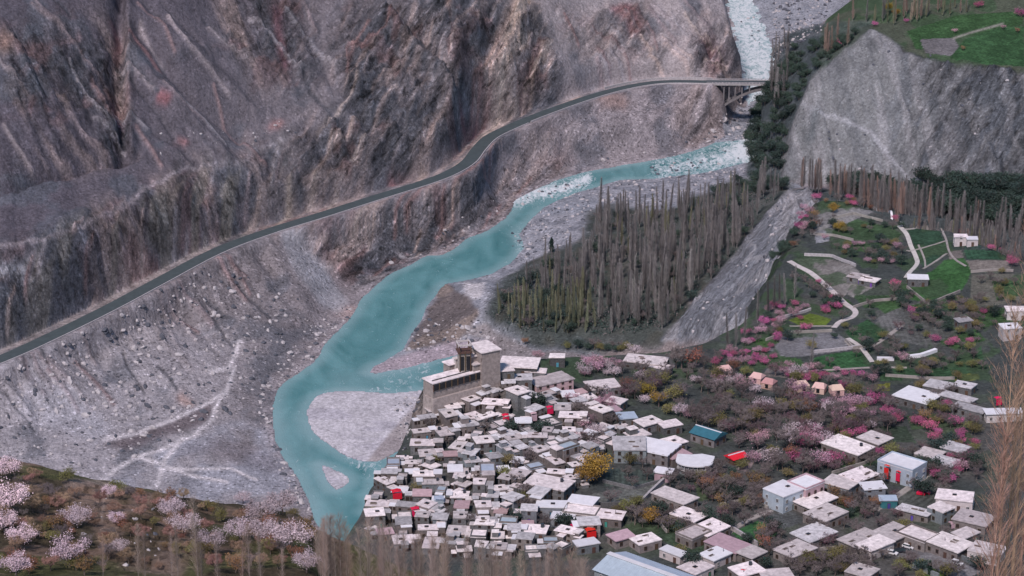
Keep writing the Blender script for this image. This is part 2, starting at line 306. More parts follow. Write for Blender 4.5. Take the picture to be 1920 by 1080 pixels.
PALE = [(.50, .40, .36), (.44, .36, .34), (.40, .35, .36), (.52, .44, .40), (.34, .22, .21)]; DIM = [(.34, .30, .31), (.30, .25, .26), (.28, .2, .2), (.36, .34, .36)]; DARK = [(.08, .085, .10), (.10, .095, .11)]
streaks(34, [(640, 60), (960, 0), (1030, 150), (960, 240), (840, 310), (680, 350), (560, 400), (600, 250)], 48, 72, 30, 110, 2.2, 5, PALE + PALE[:2] + DARK); streaks(26, [(870, 120), (1010, 0), (1030, 120), (900, 262), (860, 320)], 52, 70, 30, 90, 2.5, 6, PALE)
streaks(34, [(560, 420), (700, 385), (900, 300), (1040, 240), (1050, 300), (960, 380), (840, 440), (690, 530), (640, 500)], 46, 68, 20, 70, 2.2, 4.5, PALE + DARK); streaks(36, [(0, 0), (640, 0), (640, 200), (420, 280), (0, 280)], 118, 142, 60, 190, 2.0, 4.5, DIM + DARK)
streaks(26, [(0, 480), (330, 355), (600, 240), (620, 380), (400, 450), (0, 620)], 60, 84, 25, 70, 2, 4, DIM + PALE[:2] + DARK); streaks(30, [(0, 700), (200, 600), (420, 490), (560, 560), (450, 680), (200, 760), (0, 790)], 118, 140, 40, 110, 2.2, 5, DIM + PALE[2:3] + DARK[:1]); streaks(22, [(1040, 40), (1290, 0), (1370, 120), (1200, 145), (1060, 180)], 110, 150, 30, 90, 2, 4, DIM + PALE)
for line, wd, c_ in STREAKS: disp += (-1.6 if c_ in DARK else 1.5) * stroke(line, wd * 1.1, .45, MT)
low = sst(22, 4, ZB) * (GY > 780)
disp *= 1 - .88 * low * MTf
disp += (fbm(GX / 5, GY / 5, 4, 77) - .5) * 1.1 * MTf * (GY > 860)
cliffP = [(1632, 55), (1570, 100), (1522, 145), (1492, 215), (1470, 280), (1465, 340), (1560, 345), (1650, 362), (1750, 388), (1850, 410), (1960, 440), (2300, 500), (2300, 150), (1920, 134), (1850, 127), (1780, 119), (1740, 112), (1700, 97), (1665, 68)]
CL = blob(cliffP, 1, .12, (GY > 1360) & (GY < 1760))
cd = rotn(62, 40, 11, 91); cr = rotn(97, 60, 6, 92, fbm, 3)
disp += 3.2 * (fbm(GX / 7, GY / 9, 4, 98) - .5) * np.exp(-((PY - np.interp(PX, [1465, 1520, 1570, 1632, 1700, 1850, 1920, 2300], [330, 148, 104, 58, 98, 128, 134, 150])) / 16) ** 2) * (GY > 1360) * (PX > 1460)
disp += CL * (4.4 * (ridged((S_ + T_ * .18 + wx * .25) / 13, T_ / 70, 4, 93) - .5) + 1.6 * (ridged((S_ + T_ * .18 + wx * .2) / 4.5, T_ / 30, 3, 94) - .5) + 2.2 * (cr - .5) + 1.6 * (fine2 - .5) * .6 + sst(1640, 1780, PX) * 6.5 * (cd - .5) + 3 * (fbm(S_ / 40, T_ / 40, 3, 95) - .5))
TS = blob([(1396, 262), (1412, 200), (1445, 150), (1447, 90), (1480, 60), (1560, 40), (1640, 40), (1632, 58), (1570, 104), (1522, 148), (1492, 218), (1470, 282), (1468, 345), (1400, 330)], 1, .15, GY > 1400)
disp += TS * 3 * (fbm(GX / 14, GY / 14, 4, 99) - .5)
CH = blob([(1476, 352), (1520, 362), (1540, 380), (1500, 440), (1468, 505), (1425, 570), (1385, 615), (1320, 645), (1240, 640), (1262, 612), (1310, 560), (1375, 480), (1430, 410)], 1, .25, (GY > 950) & (ZB < 93))
disp += CH * (6.5 * (rotn(66, 70, 9, 101) - .5) + 2.5 * (rotn(70, 20, 3.5, 102) - .5) + 1.8 * (fine2 - .5))
plat = ((ZB > 84) & (GY > 745) & (GY < 1290) & (PX > 640)).astype(float)
terr = (fbm(GX / 40, GY / 40, 3, 113) - .5) * 3 * plat * sst(700, 660, PY) * (PX > 1400)
fortrock = blob([(790, 700), (950, 690), (960, 730), (920, 760), (880, 790), (790, 830), (765, 800)], 2, .2, (GY < 1000) & (ZB < 114))
disp += terr + plat * .5 * (fbm(GX / 9, GY / 9, 3, 115) - .5) + fortrock * 3.5 * (ridged(GX / 7, GY / 5, 3, 117) - .5)
NE = ((GY < 700)).astype(float)
steps = .9 * (np.mod((ZB + 6 * fbm(GX / 20, GY / 20, 3, 121)) / 1.6, 1) > .5)
disp += NE * ((fbm(GX / 12, GY / 12, 4, 119) - .5) * 2.5 * sst(300, 380, GY) + blob([(130, 900), (330, 930), (370, 1010), (330, 1080), (190, 1060), (160, 960)], 3, .5, GY < 520) * (steps - .4))
GR = ((ZB < 26) & (GY > 1150) & ~MT).astype(float)
disp += GR * (fbm(GX / 10, GY / 10, 4, 127) - .5) * 1.4
OR = blob([(832, 532), (872, 545), (900, 590), (860, 640), (760, 660), (790, 600)], 1, .3, GY > 1100); disp += OR * 2.5 * (ridged(GX / 12, GY / 14, 3, 129) - .4)
rb = 1 - sst(8.5, 13, rd); disp *= 1 - rb
ZT = ZB + disp; ZT = ZT * (1 - rb) + rzv * rb
cut = sst(7.0, 8.4, rd)                      # the road bench
ZT = np.where(rd < 8.4, rzv * (1 - cut) + ZT * cut, ZT)
# shores: the bed lies under the water, the banks rise out of it
zs = ZT[sub]; nz = fbm(X_ / 3.5, Y_ / 3.5, 3, 131)
bank = np.minimum(.12 + SD * .09 + (nz - .45) * np.minimum(SD * .12, 1.0), 60)
near = 1 - sst(6, 26, SD); near = np.where(ZB[sub] < 22, near, 0)
flat = np.where(barm, .15 + .05 * np.minimum(SD, 8) + (nz - .5) * .12, zs * (1 - near) + np.minimum(np.maximum(bank, .12), np.maximum(zs, .25)) * near)
flat = np.where(SD < 90, np.maximum(flat, .12), flat)
zs = np.where(wat, -np.minimum(.3 + SD * .3, 2.5), flat); ZT[sub] = zs
# ------------------------------------------------------------------ ground colours (geology, soil and turf; dusk darkening painted in, upper left)
col = np.zeros(PX.shape + (3,))
def setc(c, m):
    m = m[..., None]; col[:] = col * (1 - m) + np.array(c) * m
fb1 = fbm(S_ / 25, T_ / 18, 5, 201); fb2 = fbm(S_ / 6, T_ / 5, 4, 203); fb3 = fbm(GX / 60, GY / 60, 4, 205)
ONE = np.ones(PX.shape)
setc((.25, .23, .24), ONE)                                            # scree
setc((.095, .088, .108), above * sst(1100, 200, PX + PY * .5) * .95)       # scree darkened towards upper left: corner vignette and dusk put into the colour
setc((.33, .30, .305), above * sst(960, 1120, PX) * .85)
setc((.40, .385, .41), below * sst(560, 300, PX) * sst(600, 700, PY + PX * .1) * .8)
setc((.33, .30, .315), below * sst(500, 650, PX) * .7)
rk = np.clip(rock, 0, 1); pal = rotn(60, 50, 9, 211, fbm, 4) * cen + rotn(120, 50, 10, 212, fbm, 4) * (1 - cen)
setc((.11, .12, .14), rk * sst(.50, .36, pal) * .75)
setc((.46, .37, .345), rk * sst(.54, .66, pal) * .75)
setc((.25, .155, .15), rk * .8 * sst(.60, .72, fbm(S_ / 16, T_ / 16, 4, 213)) * .7)
setc((.11, .125, .15), MTf * sst(.58, .72, fb1) * .6)
setc((.24, .225, .20), above * blob([(0, 480), (330, 350), (560, 250), (430, 440), (200, 520), (0, 600)], 5, 1.5) * sst(.4, .6, rotn(80, 30, 6, 215, fbm, 3)) * .75)
for line, wd, c, s in [([(985, -40), (965, 60), (940, 140), (912, 215), (890, 265)], 15, (.60, .49, .42), 1.0), ([(1000, -20), (975, 60), (950, 150)], 8, (.64, .52, .45), .9), ([(850, -10), (842, 30)], 5, (.45, .33, .29), .8),
                       ([(900, 268), (860, 320)], 10, (.45, .36, .31), .8), ([(800, 290), (790, 340)], 6, (.42, .33, .28), .6), ([(520, 405), (548, 345)], 6, (.42, .35, .29), .7), ([(1060, 190), (1080, 175)], 6, (.5, .38, .32), .7),
                       ([(215, 40), (222, 60), (220, 100)], 6, (.2, .11, .12), .7), ([(225, 175), (220, 215)], 8, (.30, .17, .17), .8), ([(250, 80), (300, 125)], 5, (.3, .17, .17), .7), ([(310, 190), (325, 200)], 6, (.3, .13, .14), .7), ([(520, 30), (535, 110)], 8, (.27, .13, .15), .6), ([(514, 232), (522, 232)], 7, (.33, .18, .17), .6), ([(340, 270), (350, 272)], 6, (.34, .17, .17), .6),
                       ([(870, 155), (890, 158)], 7, (.28, .13, .14), .75), ([(742, 310), (746, 316)], 6, (.32, .15, .15), .6), ([(1165, 25), (1185, 45)], 11, (.42, .24, .23), .8), ([(1150, 15), (1165, 22)], 6, (.30, .16, .17), .7), ([(1325, 80), (1335, 90)], 13, (.34, .2, .21), .7), ([(1340, 130), (1350, 120)], 12, (.48, .34, .34), .8), ([(670, 88), (710, 92)], 5, (.34, .2, .19), .7), ([(1130, 195), (1170, 190)], 9, (.42, .3, .27), .7),
                       ([(0, 100), (5, 90)], 16, (.28, .19, .15), .6), ([(0, 456), (100, 452), (180, 425), (290, 350), (330, 335)], 4, (.40, .36, .38), .6), ([(330, 335), (470, 285), (560, 250)], 4, (.34, .32, .34), .5), ([(10, 500), (60, 490)], 9, (.42, .43, .47), .7),
                       ([(640, 565), (662, 575)], 8, (.50, .38, .36), .8), ([(700, 500), (715, 515)], 8, (.5, .45, .45), .7), ([(745, 450), (770, 455)], 6, (.55, .52, .54), .8), ([(860, 440), (900, 432)], 4, (.55, .45, .47), .8), ([(560, 430), (600, 410), (620, 470)], 10, (.2, .12, .12), .4),
                       ([(865, 440), (875, 400)], 5, (.5, .42, .40), .7), ([(640, 470), (655, 440)], 6, (.42, .34, .32), .6), ([(700, 395), (770, 372)], 9, (.42, .36, .36), .6), ([(1010, 270), (1040, 262)], 6, (.45, .36, .35), .6), ([(345, 745), (355, 750)], 9, (.42, .30, .27), .8)]:
    setc(c, stroke(line, wd * 1.3, .9, MT) * s)
for line, wd, c_ in STREAKS: setc(c_, stroke(line, wd, .45, MT) * .8)
setc((.43, .43, .46), blob([(525, 440), (560, 445), (620, 500), (655, 560), (640, 575), (600, 560), (545, 490)], 2, .6, MT) * .8)
setc((.40, .41, .46), blob([(60, 700), (110, 720), (200, 800), (190, 830), (60, 800), (20, 760)], 4, .8, MT) * .5)
setc((.37, .35, .37), blob([(215, 590), (270, 580), (370, 660), (430, 720), (380, 730), (290, 660)], 3, .7, MT) * .7)
setc((.36, .37, .42), blob([(190, 900), (340, 820), (450, 780), (520, 800), (540, 870), (590, 960), (400, 960), (200, 940)], 3, .8, MT) * sst(.35, .6, fbm(GX / 22, GY / 30, 4, 231)) * .9)
setc((.15, .125, .135), blob([(180, 830), (300, 800), (395, 748), (400, 770), (385, 795), (330, 815), (230, 840)], 2, .4, MT) * .85)
setc((.19, .17, .19), blob([(430, 820), (520, 850), (520, 900), (440, 870), (330, 860)], 4, 1, MT) * .5)
for line, wd in [([(440, 690), (425, 735), (402, 748), (330, 785), (260, 812), (195, 825)], 3.2), ([(425, 735), (402, 765), (398, 785), (360, 820), (300, 845), (260, 855), (215, 880), (190, 900)], 3.6), ([(345, 822), (310, 860), (295, 910)], 4.5), ([(250, 855), (310, 872), (370, 895), (425, 905)], 3), ([(300, 880), (380, 880), (430, 880), (480, 900)], 2.5), ([(395, 700), (430, 690), (450, 640)], 4)]:
    setc((.66, .63, .65), stroke(line, wd * 1.15, .12, MT) * .9)
setc((.36, .32, .31), ((rd < 8.6) & (PY < roadY + 1)) * .75 * sst(620, 250, PX) * (.5 + .5 * sst(.4, .6, fb2)))
shore = np.zeros(PX.shape); shore[sub] = (1 - sst(1, 9, SD)) * (~wat); setc((.38, .35, .37), shore * MTf * .75 * sst(.3, .6, fb2))
# riverbed gravel and sand
grav = ((ZB < 13) & ~MT & (GY > 1000)).astype(float)
setc((.36, .37, .41), grav); setc((.22, .235, .27), grav * sst(.5, .62, fbm(GX / 5, GY / 7, 4, 221)) * .75); setc((.30, .33, .38), grav * sst(.45, .6, fbm(GX / 40, GY / 40, 3, 222)) * .5)
bm = np.zeros(PX.shape); bm[sub] = barm; setc((.47, .46, .49), bm); setc((.40, .39, .43), bm * sst(.5, .62, fbm(GX / 30, GY / 14, 3, 224)))
setc((.17, .15, .15), OR); setc((.25, .21, .19), OR * sst(.5, .6, rotn(20, 40, 6, 223, fbm, 3))); setc((.60, .58, .60), blob([(870, 530), (912, 524), (905, 552), (890, 562), (872, 550)], 1, .1, GY > 1200))
spit = blob([(690, 702), (705, 684), (770, 662), (850, 640), (930, 636), (930, 660), (800, 682)], 1, .1, GY > 1100) * grav; setc((.48, .40, .44), spit * .8)
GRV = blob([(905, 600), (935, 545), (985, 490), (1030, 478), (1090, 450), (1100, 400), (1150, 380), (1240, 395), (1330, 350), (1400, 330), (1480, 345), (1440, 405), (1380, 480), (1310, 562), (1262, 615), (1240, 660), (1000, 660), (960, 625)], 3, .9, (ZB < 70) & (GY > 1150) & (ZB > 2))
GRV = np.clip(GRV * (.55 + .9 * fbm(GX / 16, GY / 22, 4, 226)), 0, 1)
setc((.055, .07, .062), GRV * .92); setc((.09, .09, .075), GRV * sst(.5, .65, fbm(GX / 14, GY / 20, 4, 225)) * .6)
setc((.05, .07, .075), TS * .92); setc((.16, .17, .18), TS * sst(.55, .7, fb2) * .5)
vb = ((GY > 1290) & (GY < 1500) & (ZB > 9) & (PX > 1480)).astype(float) * (1 - CL); setc((.06, .08, .08), blur(vb, 2, 1) * .9)
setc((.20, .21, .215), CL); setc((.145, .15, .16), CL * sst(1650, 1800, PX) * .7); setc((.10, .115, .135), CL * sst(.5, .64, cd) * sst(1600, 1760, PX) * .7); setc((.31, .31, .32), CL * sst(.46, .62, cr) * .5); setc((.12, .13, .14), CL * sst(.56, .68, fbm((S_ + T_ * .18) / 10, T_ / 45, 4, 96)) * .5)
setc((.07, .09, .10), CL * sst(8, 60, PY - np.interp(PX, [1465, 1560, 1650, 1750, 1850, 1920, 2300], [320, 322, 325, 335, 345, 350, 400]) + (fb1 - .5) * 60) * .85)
setc((.42, .43, .46), stroke([(1495, 195), (1530, 212), (1560, 222), (1640, 250), (1690, 310), (1740, 350)], 3.5, .7, CL) * .6)
setc((.10, .12, .13), stroke([(1525, 215), (1515, 260)], 12, .6, CL) * .7); setc((.045, .03, .03), stroke([(1695, 92), (1712, 98)], 6, .2, CL) * .8)
setc((.40, .40, .42), CH); setc((.20, .22, .25), CH * sst(.47, .58, rotn(66, 40, 5, 227, fbm, 3)) * .7); setc((.40, .39, .40), CH * blob([(1485, 362), (1520, 362), (1490, 420), (1470, 460), (1455, 440)], 1, .2) * .6)
setc((.08, .09, .09), CH * blob([(1500, 420), (1480, 470), (1440, 520), (1460, 530), (1500, 480), (1520, 430)], 2, .3) * .85)
# village and terraces
setc((.058, .068, .066), plat); setc((.11, .105, .10), plat * sst(.5, .62, fb3) * .6); setc((.07, .09, .065), plat * sst(.52, .66, fbm(GX / 12, GY / 12, 4, 229)) * .6)
setc((.18, .16, .15), fortrock * .9); setc((.28, .235, .215), fortrock * sst(.45, .6, fb2) * .8)
HI = ((GY > 1480) & (ZB > 62) & (PX > 1500)).astype(float) * (1 - CL) * (1 - TS * .6); setc((.055, .09, .05), HI); setc((.09, .10, .075), HI * sst(.5, .62, fbm(GX / 14, GY / 30, 4, 233)) * .8)
def field(poly, c, s=1.0, gate=plat, soft=0):
    m = blob(poly, soft, .12, gate) * s; setc(c, m); a_ = (poly[0][0] * 7 + poly[0][1] * 3) % 6 * .5; u_ = GX * math.cos(a_) + GY * math.sin(a_)
    if c[1] > c[0]: setc([q * .45 for q in c], m * (np.mod(u_ / (2.1 + a_ * .2), 1) > .62) * .6); setc([q * 1.5 for q in c], m * sst(.52, .62, fbm(GX / 5, GY / 5, 3, int(poly[0][0]))) * .5)
    setc([q * .6 for q in c], m * sst(.55, .66, fbm(GX / 9, GY / 9, 3, int(poly[0][1]))) * .4)
Gn, Gl, Br, Lt = (.04, .11, .045), (.13, .19, .03), (.17, .155, .145), (.26, .25, .25)
field([(1525, 672), (1560, 665), (1612, 657), (1632, 688), (1545, 698), (1522, 690)], Gn)
field([(1585, 622), (1628, 598), (1670, 628), (1640, 642), (1600, 640)], (.035, .085, .04))
field([(1640, 600), (1672, 585), (1692, 600), (1690, 615), (1672, 628)], (.23, .225, .23))
field([(1480, 620), (1560, 620), (1612, 655), (1520, 668), (1440, 670), (1430, 640)], (.19, .19, .20))
field([(1480, 598), (1520, 585), (1560, 598), (1550, 610), (1500, 612)], Gl, .8); field([(1405, 640), (1450, 632), (1460, 645), (1430, 655)], (.06, .12, .04))
field([(1700, 430), (1760, 430), (1778, 470), (1750, 492), (1730, 500), (1712, 460)], (.035, .075, .045)); field([(1806, 470), (1870, 470), (1885, 488), (1812, 490)], (.035, .085, .05)); field([(1776, 452), (1800, 452), (1803, 470), (1780, 468)], (.04, .06, .05)); field([(1806, 452), (1838, 455), (1840, 468), (1808, 468)], (.04, .07, .06))
field([(1748, 508), (1770, 488), (1802, 482), (1822, 510), (1800, 545), (1740, 570), (1700, 560), (1690, 540)], (.045, .115, .04)); field([(1775, 472), (1800, 470), (1806, 486), (1780, 488)], Br)
field([(1810, 492), (1890, 490), (1895, 505), (1820, 510)], (.22, .2, .18)); field([(1820, 515), (1900, 512), (1920, 560), (1820, 580)], (.13, .13, .11))
field([(1560, 415), (1590, 405), (1660, 420), (1690, 440), (1680, 450), (1600, 450), (1560, 440)], (.05, .09, .045)); field([(1540, 390), (1600, 388), (1640, 395), (1600, 410), (1560, 430), (1530, 430), (1520, 410)], (.23, .23, .23)); field([(1525, 430), (1560, 430), (1555, 450), (1530, 455)], (.24, .25, .27))
field([(1490, 485), (1560, 485), (1600, 500), (1610, 530), (1580, 560), (1545, 540), (1510, 510)], (.19, .18, .17)); field([(1560, 500), (1600, 500), (1640, 540), (1600, 560), (1575, 540)], (.24, .23, .22)); field([(1600, 555), (1690, 555), (1700, 575), (1620, 580)], (.05, .09, .045))
field([(1535, 375), (1600, 375), (1610, 388), (1545, 390)], (.07, .1, .06)); field([(1620, 590), (1700, 570), (1800, 560), (1830, 600), (1750, 650), (1690, 640)], (.12, .125, .12), .7)
field([(1660, 690), (1760, 690), (1840, 650), (1850, 690), (1790, 710), (1700, 710)], (.04, .09, .045)); field([(1790, 700), (1835, 700), (1835, 712), (1790, 715)], (.2, .19, .04)); field([(1638, 722), (1670, 718), (1668, 732), (1640, 732)], (.17, .18, .04)); field([(1650, 700), (1700, 697), (1690, 715), (1650, 715)], (.05, .1, .05))
field([(1372, 1000), (1420, 975), (1462, 990), (1455, 1005), (1420, 1022), (1395, 1018)], (.035, .10, .04)); field([(1430, 970), (1480, 955), (1515, 975), (1470, 990)], (.11, .12, .12)); field([(1100, 930), (1160, 915), (1260, 900), (1200, 945), (1130, 950)], (.14, .15, .14)); field([(1140, 880), (1240, 880), (1270, 890), (1200, 915), (1130, 910)], (.075, .10, .09))
field([(1700, 915), (1780, 900), (1790, 920), (1720, 960), (1680, 950)], (.09, .1, .09)); field([(1225, 985), (1300, 1000), (1350, 1020), (1300, 1040), (1230, 1010)], (.05, .08, .05)); field([(1720, 1060), (1790, 1060), (1780, 1090), (1730, 1090)], (.09, .14, .04))
field([(1660, 1040), (1700, 1010), (1760, 1030), (1840, 1070), (1800, 1090), (1740, 1060), (1690, 1045)], (.21, .21, .22)); field([(1380, 880), (1425, 842), (1440, 842), (1400, 885)], (.26, .21, .21))
field([(1700, 60), (1790, 30), (1920, 20), (1920, 45), (1860, 60), (1800, 70), (1720, 95)], (.045, .10, .04), 1, HI); field([(1725, 75), (1790, 72), (1800, 90), (1780, 105), (1735, 98)], (.16, .155, .16), 1, HI); field([(1810, 72), (1880, 50), (1920, 50), (1920, 125), (1850, 122), (1780, 108)], (.04, .095, .04), 1, HI)
setc((.3, .29, .26), stroke([(1788, 72), (1830, 58), (1880, 45)], 2.2, .1, HI) * .8)
for poly in ([(1420, 660), (1500, 672), (1510, 690), (1430, 690)], [(1545, 545), (1590, 562), (1600, 572), (1560, 575)], [(1700, 575), (1760, 560), (1800, 575), (1740, 592)], [(1640, 575), (1690, 560), (1700, 572), (1660, 590)], [(1860, 525), (1920, 520), (1920, 550), (1870, 560)], [(1600, 455), (1660, 455), (1640, 470), (1590, 468)], [(1760, 640), (1830, 620), (1850, 640), (1790, 655)], [(1810, 590), (1880, 575), (1920, 600), (1840, 620)]): field(poly, (.05, .105, .04), .85)
setc((.05, .085, .045), plat * sst(.54, .64, fbm(GX / 9, GY / 18, 4, 241)) * (PY < 720) * .8)
for poly, c in [([(1440, 690), (1520, 700), (1500, 712), (1430, 705)], Br), ([(1560, 865), (1640, 850), (1650, 870), (1580, 885)], (.05, .09, .045)), ([(1300, 905), (1350, 900), (1370, 930), (1310, 940)], (.06, .085, .045)), ([(1560, 950), (1620, 940), (1640, 960), (1580, 975)], (.05, .08, .05)), ([(1480, 1045), (1570, 1040), (1600, 1060), (1500, 1075)], (.07, .07, .06)), ([(1170, 985), (1215, 975), (1240, 1000), (1190, 1010)], (.06, .09, .05)),
                ([(1700, 780), (1760, 775), (1780, 800), (1710, 805)], (.06, .1, .05)), ([(1640, 800), (1700, 800), (1720, 830), (1660, 830)], (.045, .07, .045)), ([(1400, 700), (1440, 700), (1450, 715), (1410, 715)], (.13, .12, .11)), ([(1740, 800), (1800, 790), (1830, 830), (1770, 850)], (.06, .085, .05))]: field(poly, c, .8)
# near hillside, lower left
setc((.085, .07, .045), NE); setc((.24, .17, .13), NE * sst(.50, .62, fbm(GX / 9, GY / 9, 4, 235)) * .8); setc((.09, .10, .04), NE * sst(.55, .66, fbm(GX / 14, GY / 14, 3, 237)) * .8)
setc((.27, .20, .165), blob([(130, 900), (300, 925), (370, 1010), (330, 1080), (200, 1060), (160, 960)], 2, .4, NE) * sst(.35, .6, fb2) * .75); setc((.42, .34, .30), stroke([(130, 905), (200, 900), (250, 915)], 8, .4, NE) * .7); setc((.35, .28, .24), stroke([(225, 915), (195, 930), (192, 985)], 2.5, .1, NE) * .8)
col *= (.86 + .28 * fb2)[..., None]
steep = ((ZB < 95) & (GY > 745) & (GY < 1300) & (ZB > 3) & ~MT & (CH < .3) & (GRV < .3)).astype(float) * (PX > 640) * (plat < .5)
setc((.24, .20, .185), blur(steep, 1, 1) * .6)
# ------------------------------------------------------------------ material helpers
def NT(name, rough=.9, spec=.3):
    m = bpy.data.materials.new(name); m.use_nodes = True; t = m.node_tree; b = t.nodes['Principled BSDF']
    b.inputs['Roughness'].default_value = rough; b.inputs['Specular IOR Level'].default_value = spec; return m, t, b
def nn(t, ty, **kw):
    n = t.nodes.new(ty)
    for k_, v in kw.items():
        if k_ in n.inputs: n.inputs[k_].default_value = v
        else: setattr(n, k_, v)
    return n
def noisy(name, c, amt=.25, scale=2.0, rough=.9, bump=.2, rnd=.25, metal=0, hue=.03, stretch=(1, 1, 1), dist=.1):
    """plain surface colour broken by two noises, per-object brightness and a bump"""
    m, t, b = NT(name, rough); tc = nn(t, 'ShaderNodeTexCoord'); mp = nn(t, 'ShaderNodeMapping'); mp.inputs['Scale'].default_value = stretch
    oi = nn(t, 'ShaderNodeObjectInfo'); ad = nn(t, 'ShaderNodeVectorMath', operation='ADD'); sc_ = nn(t, 'ShaderNodeVectorMath', operation='SCALE'); sc_.inputs['Scale'].default_value = 50
    cb = nn(t, 'ShaderNodeCombineXYZ'); t.links.new(oi.outputs['Random'], cb.inputs[0]); t.links.new(oi.outputs['Random'], cb.inputs[1]); t.links.new(cb.outputs[0], sc_.inputs[0])
    t.links.new(tc.outputs['Object'], mp.inputs[0]); t.links.new(mp.outputs[0], ad.inputs[0]); t.links.new(sc_.outputs[0], ad.inputs[1])
    n1_ = nn(t, 'ShaderNodeTexNoise', Scale=scale, Detail=5.0, Roughness=.65); t.links.new(ad.outputs[0], n1_.inputs['Vector'])
    mr = nn(t, 'ShaderNodeMapRange'); mr.inputs['From Min'].default_value = .3; mr.inputs['From Max'].default_value = .7; mr.inputs['To Min'].default_value = 1 - amt; mr.inputs['To Max'].default_value = 1 + amt
    t.links.new(n1_.outputs['Fac'], mr.inputs['Value'])
    r2 = nn(t, 'ShaderNodeMapRange'); r2.inputs['To Min'].default_value = 1 - rnd; r2.inputs['To Max'].default_value = 1 + rnd; t.links.new(oi.outputs['Random'], r2.inputs['Value'])
    mu = nn(t, 'ShaderNodeMath', operation='MULTIPLY'); t.links.new(mr.outputs[0], mu.inputs[0]); t.links.new(r2.outputs[0], mu.inputs[1])
    h = nn(t, 'ShaderNodeHueSaturation'); h.inputs['Color'].default_value = (*c, 1)
    hr = nn(t, 'ShaderNodeMapRange'); hr.inputs['To Min'].default_value = .5 - hue; hr.inputs['To Max'].default_value = .5 + hue; fr = nn(t, 'ShaderNodeMath', operation='FRACT'); m7 = nn(t, 'ShaderNodeMath', operation='MULTIPLY'); m7.inputs[1].default_value = 7.31
    t.links.new(oi.outputs['Random'], m7.inputs[0]); t.links.new(m7.outputs[0], fr.inputs[0]); t.links.new(fr.outputs[0], hr.inputs['Value']); t.links.new(hr.outputs[0], h.inputs['Hue'])
    t.links.new(mu.outputs[0], h.inputs['Value']); t.links.new(h.outputs[0], b.inputs['Base Color']); b.inputs['Metallic'].default_value = metal
    if bump:
        bp = nn(t, 'ShaderNodeBump', Strength=bump, Distance=dist); t.links.new(n1_.outputs['Fac'], bp.inputs['Height']); t.links.new(bp.outputs[0], b.inputs['Normal'])
    return m
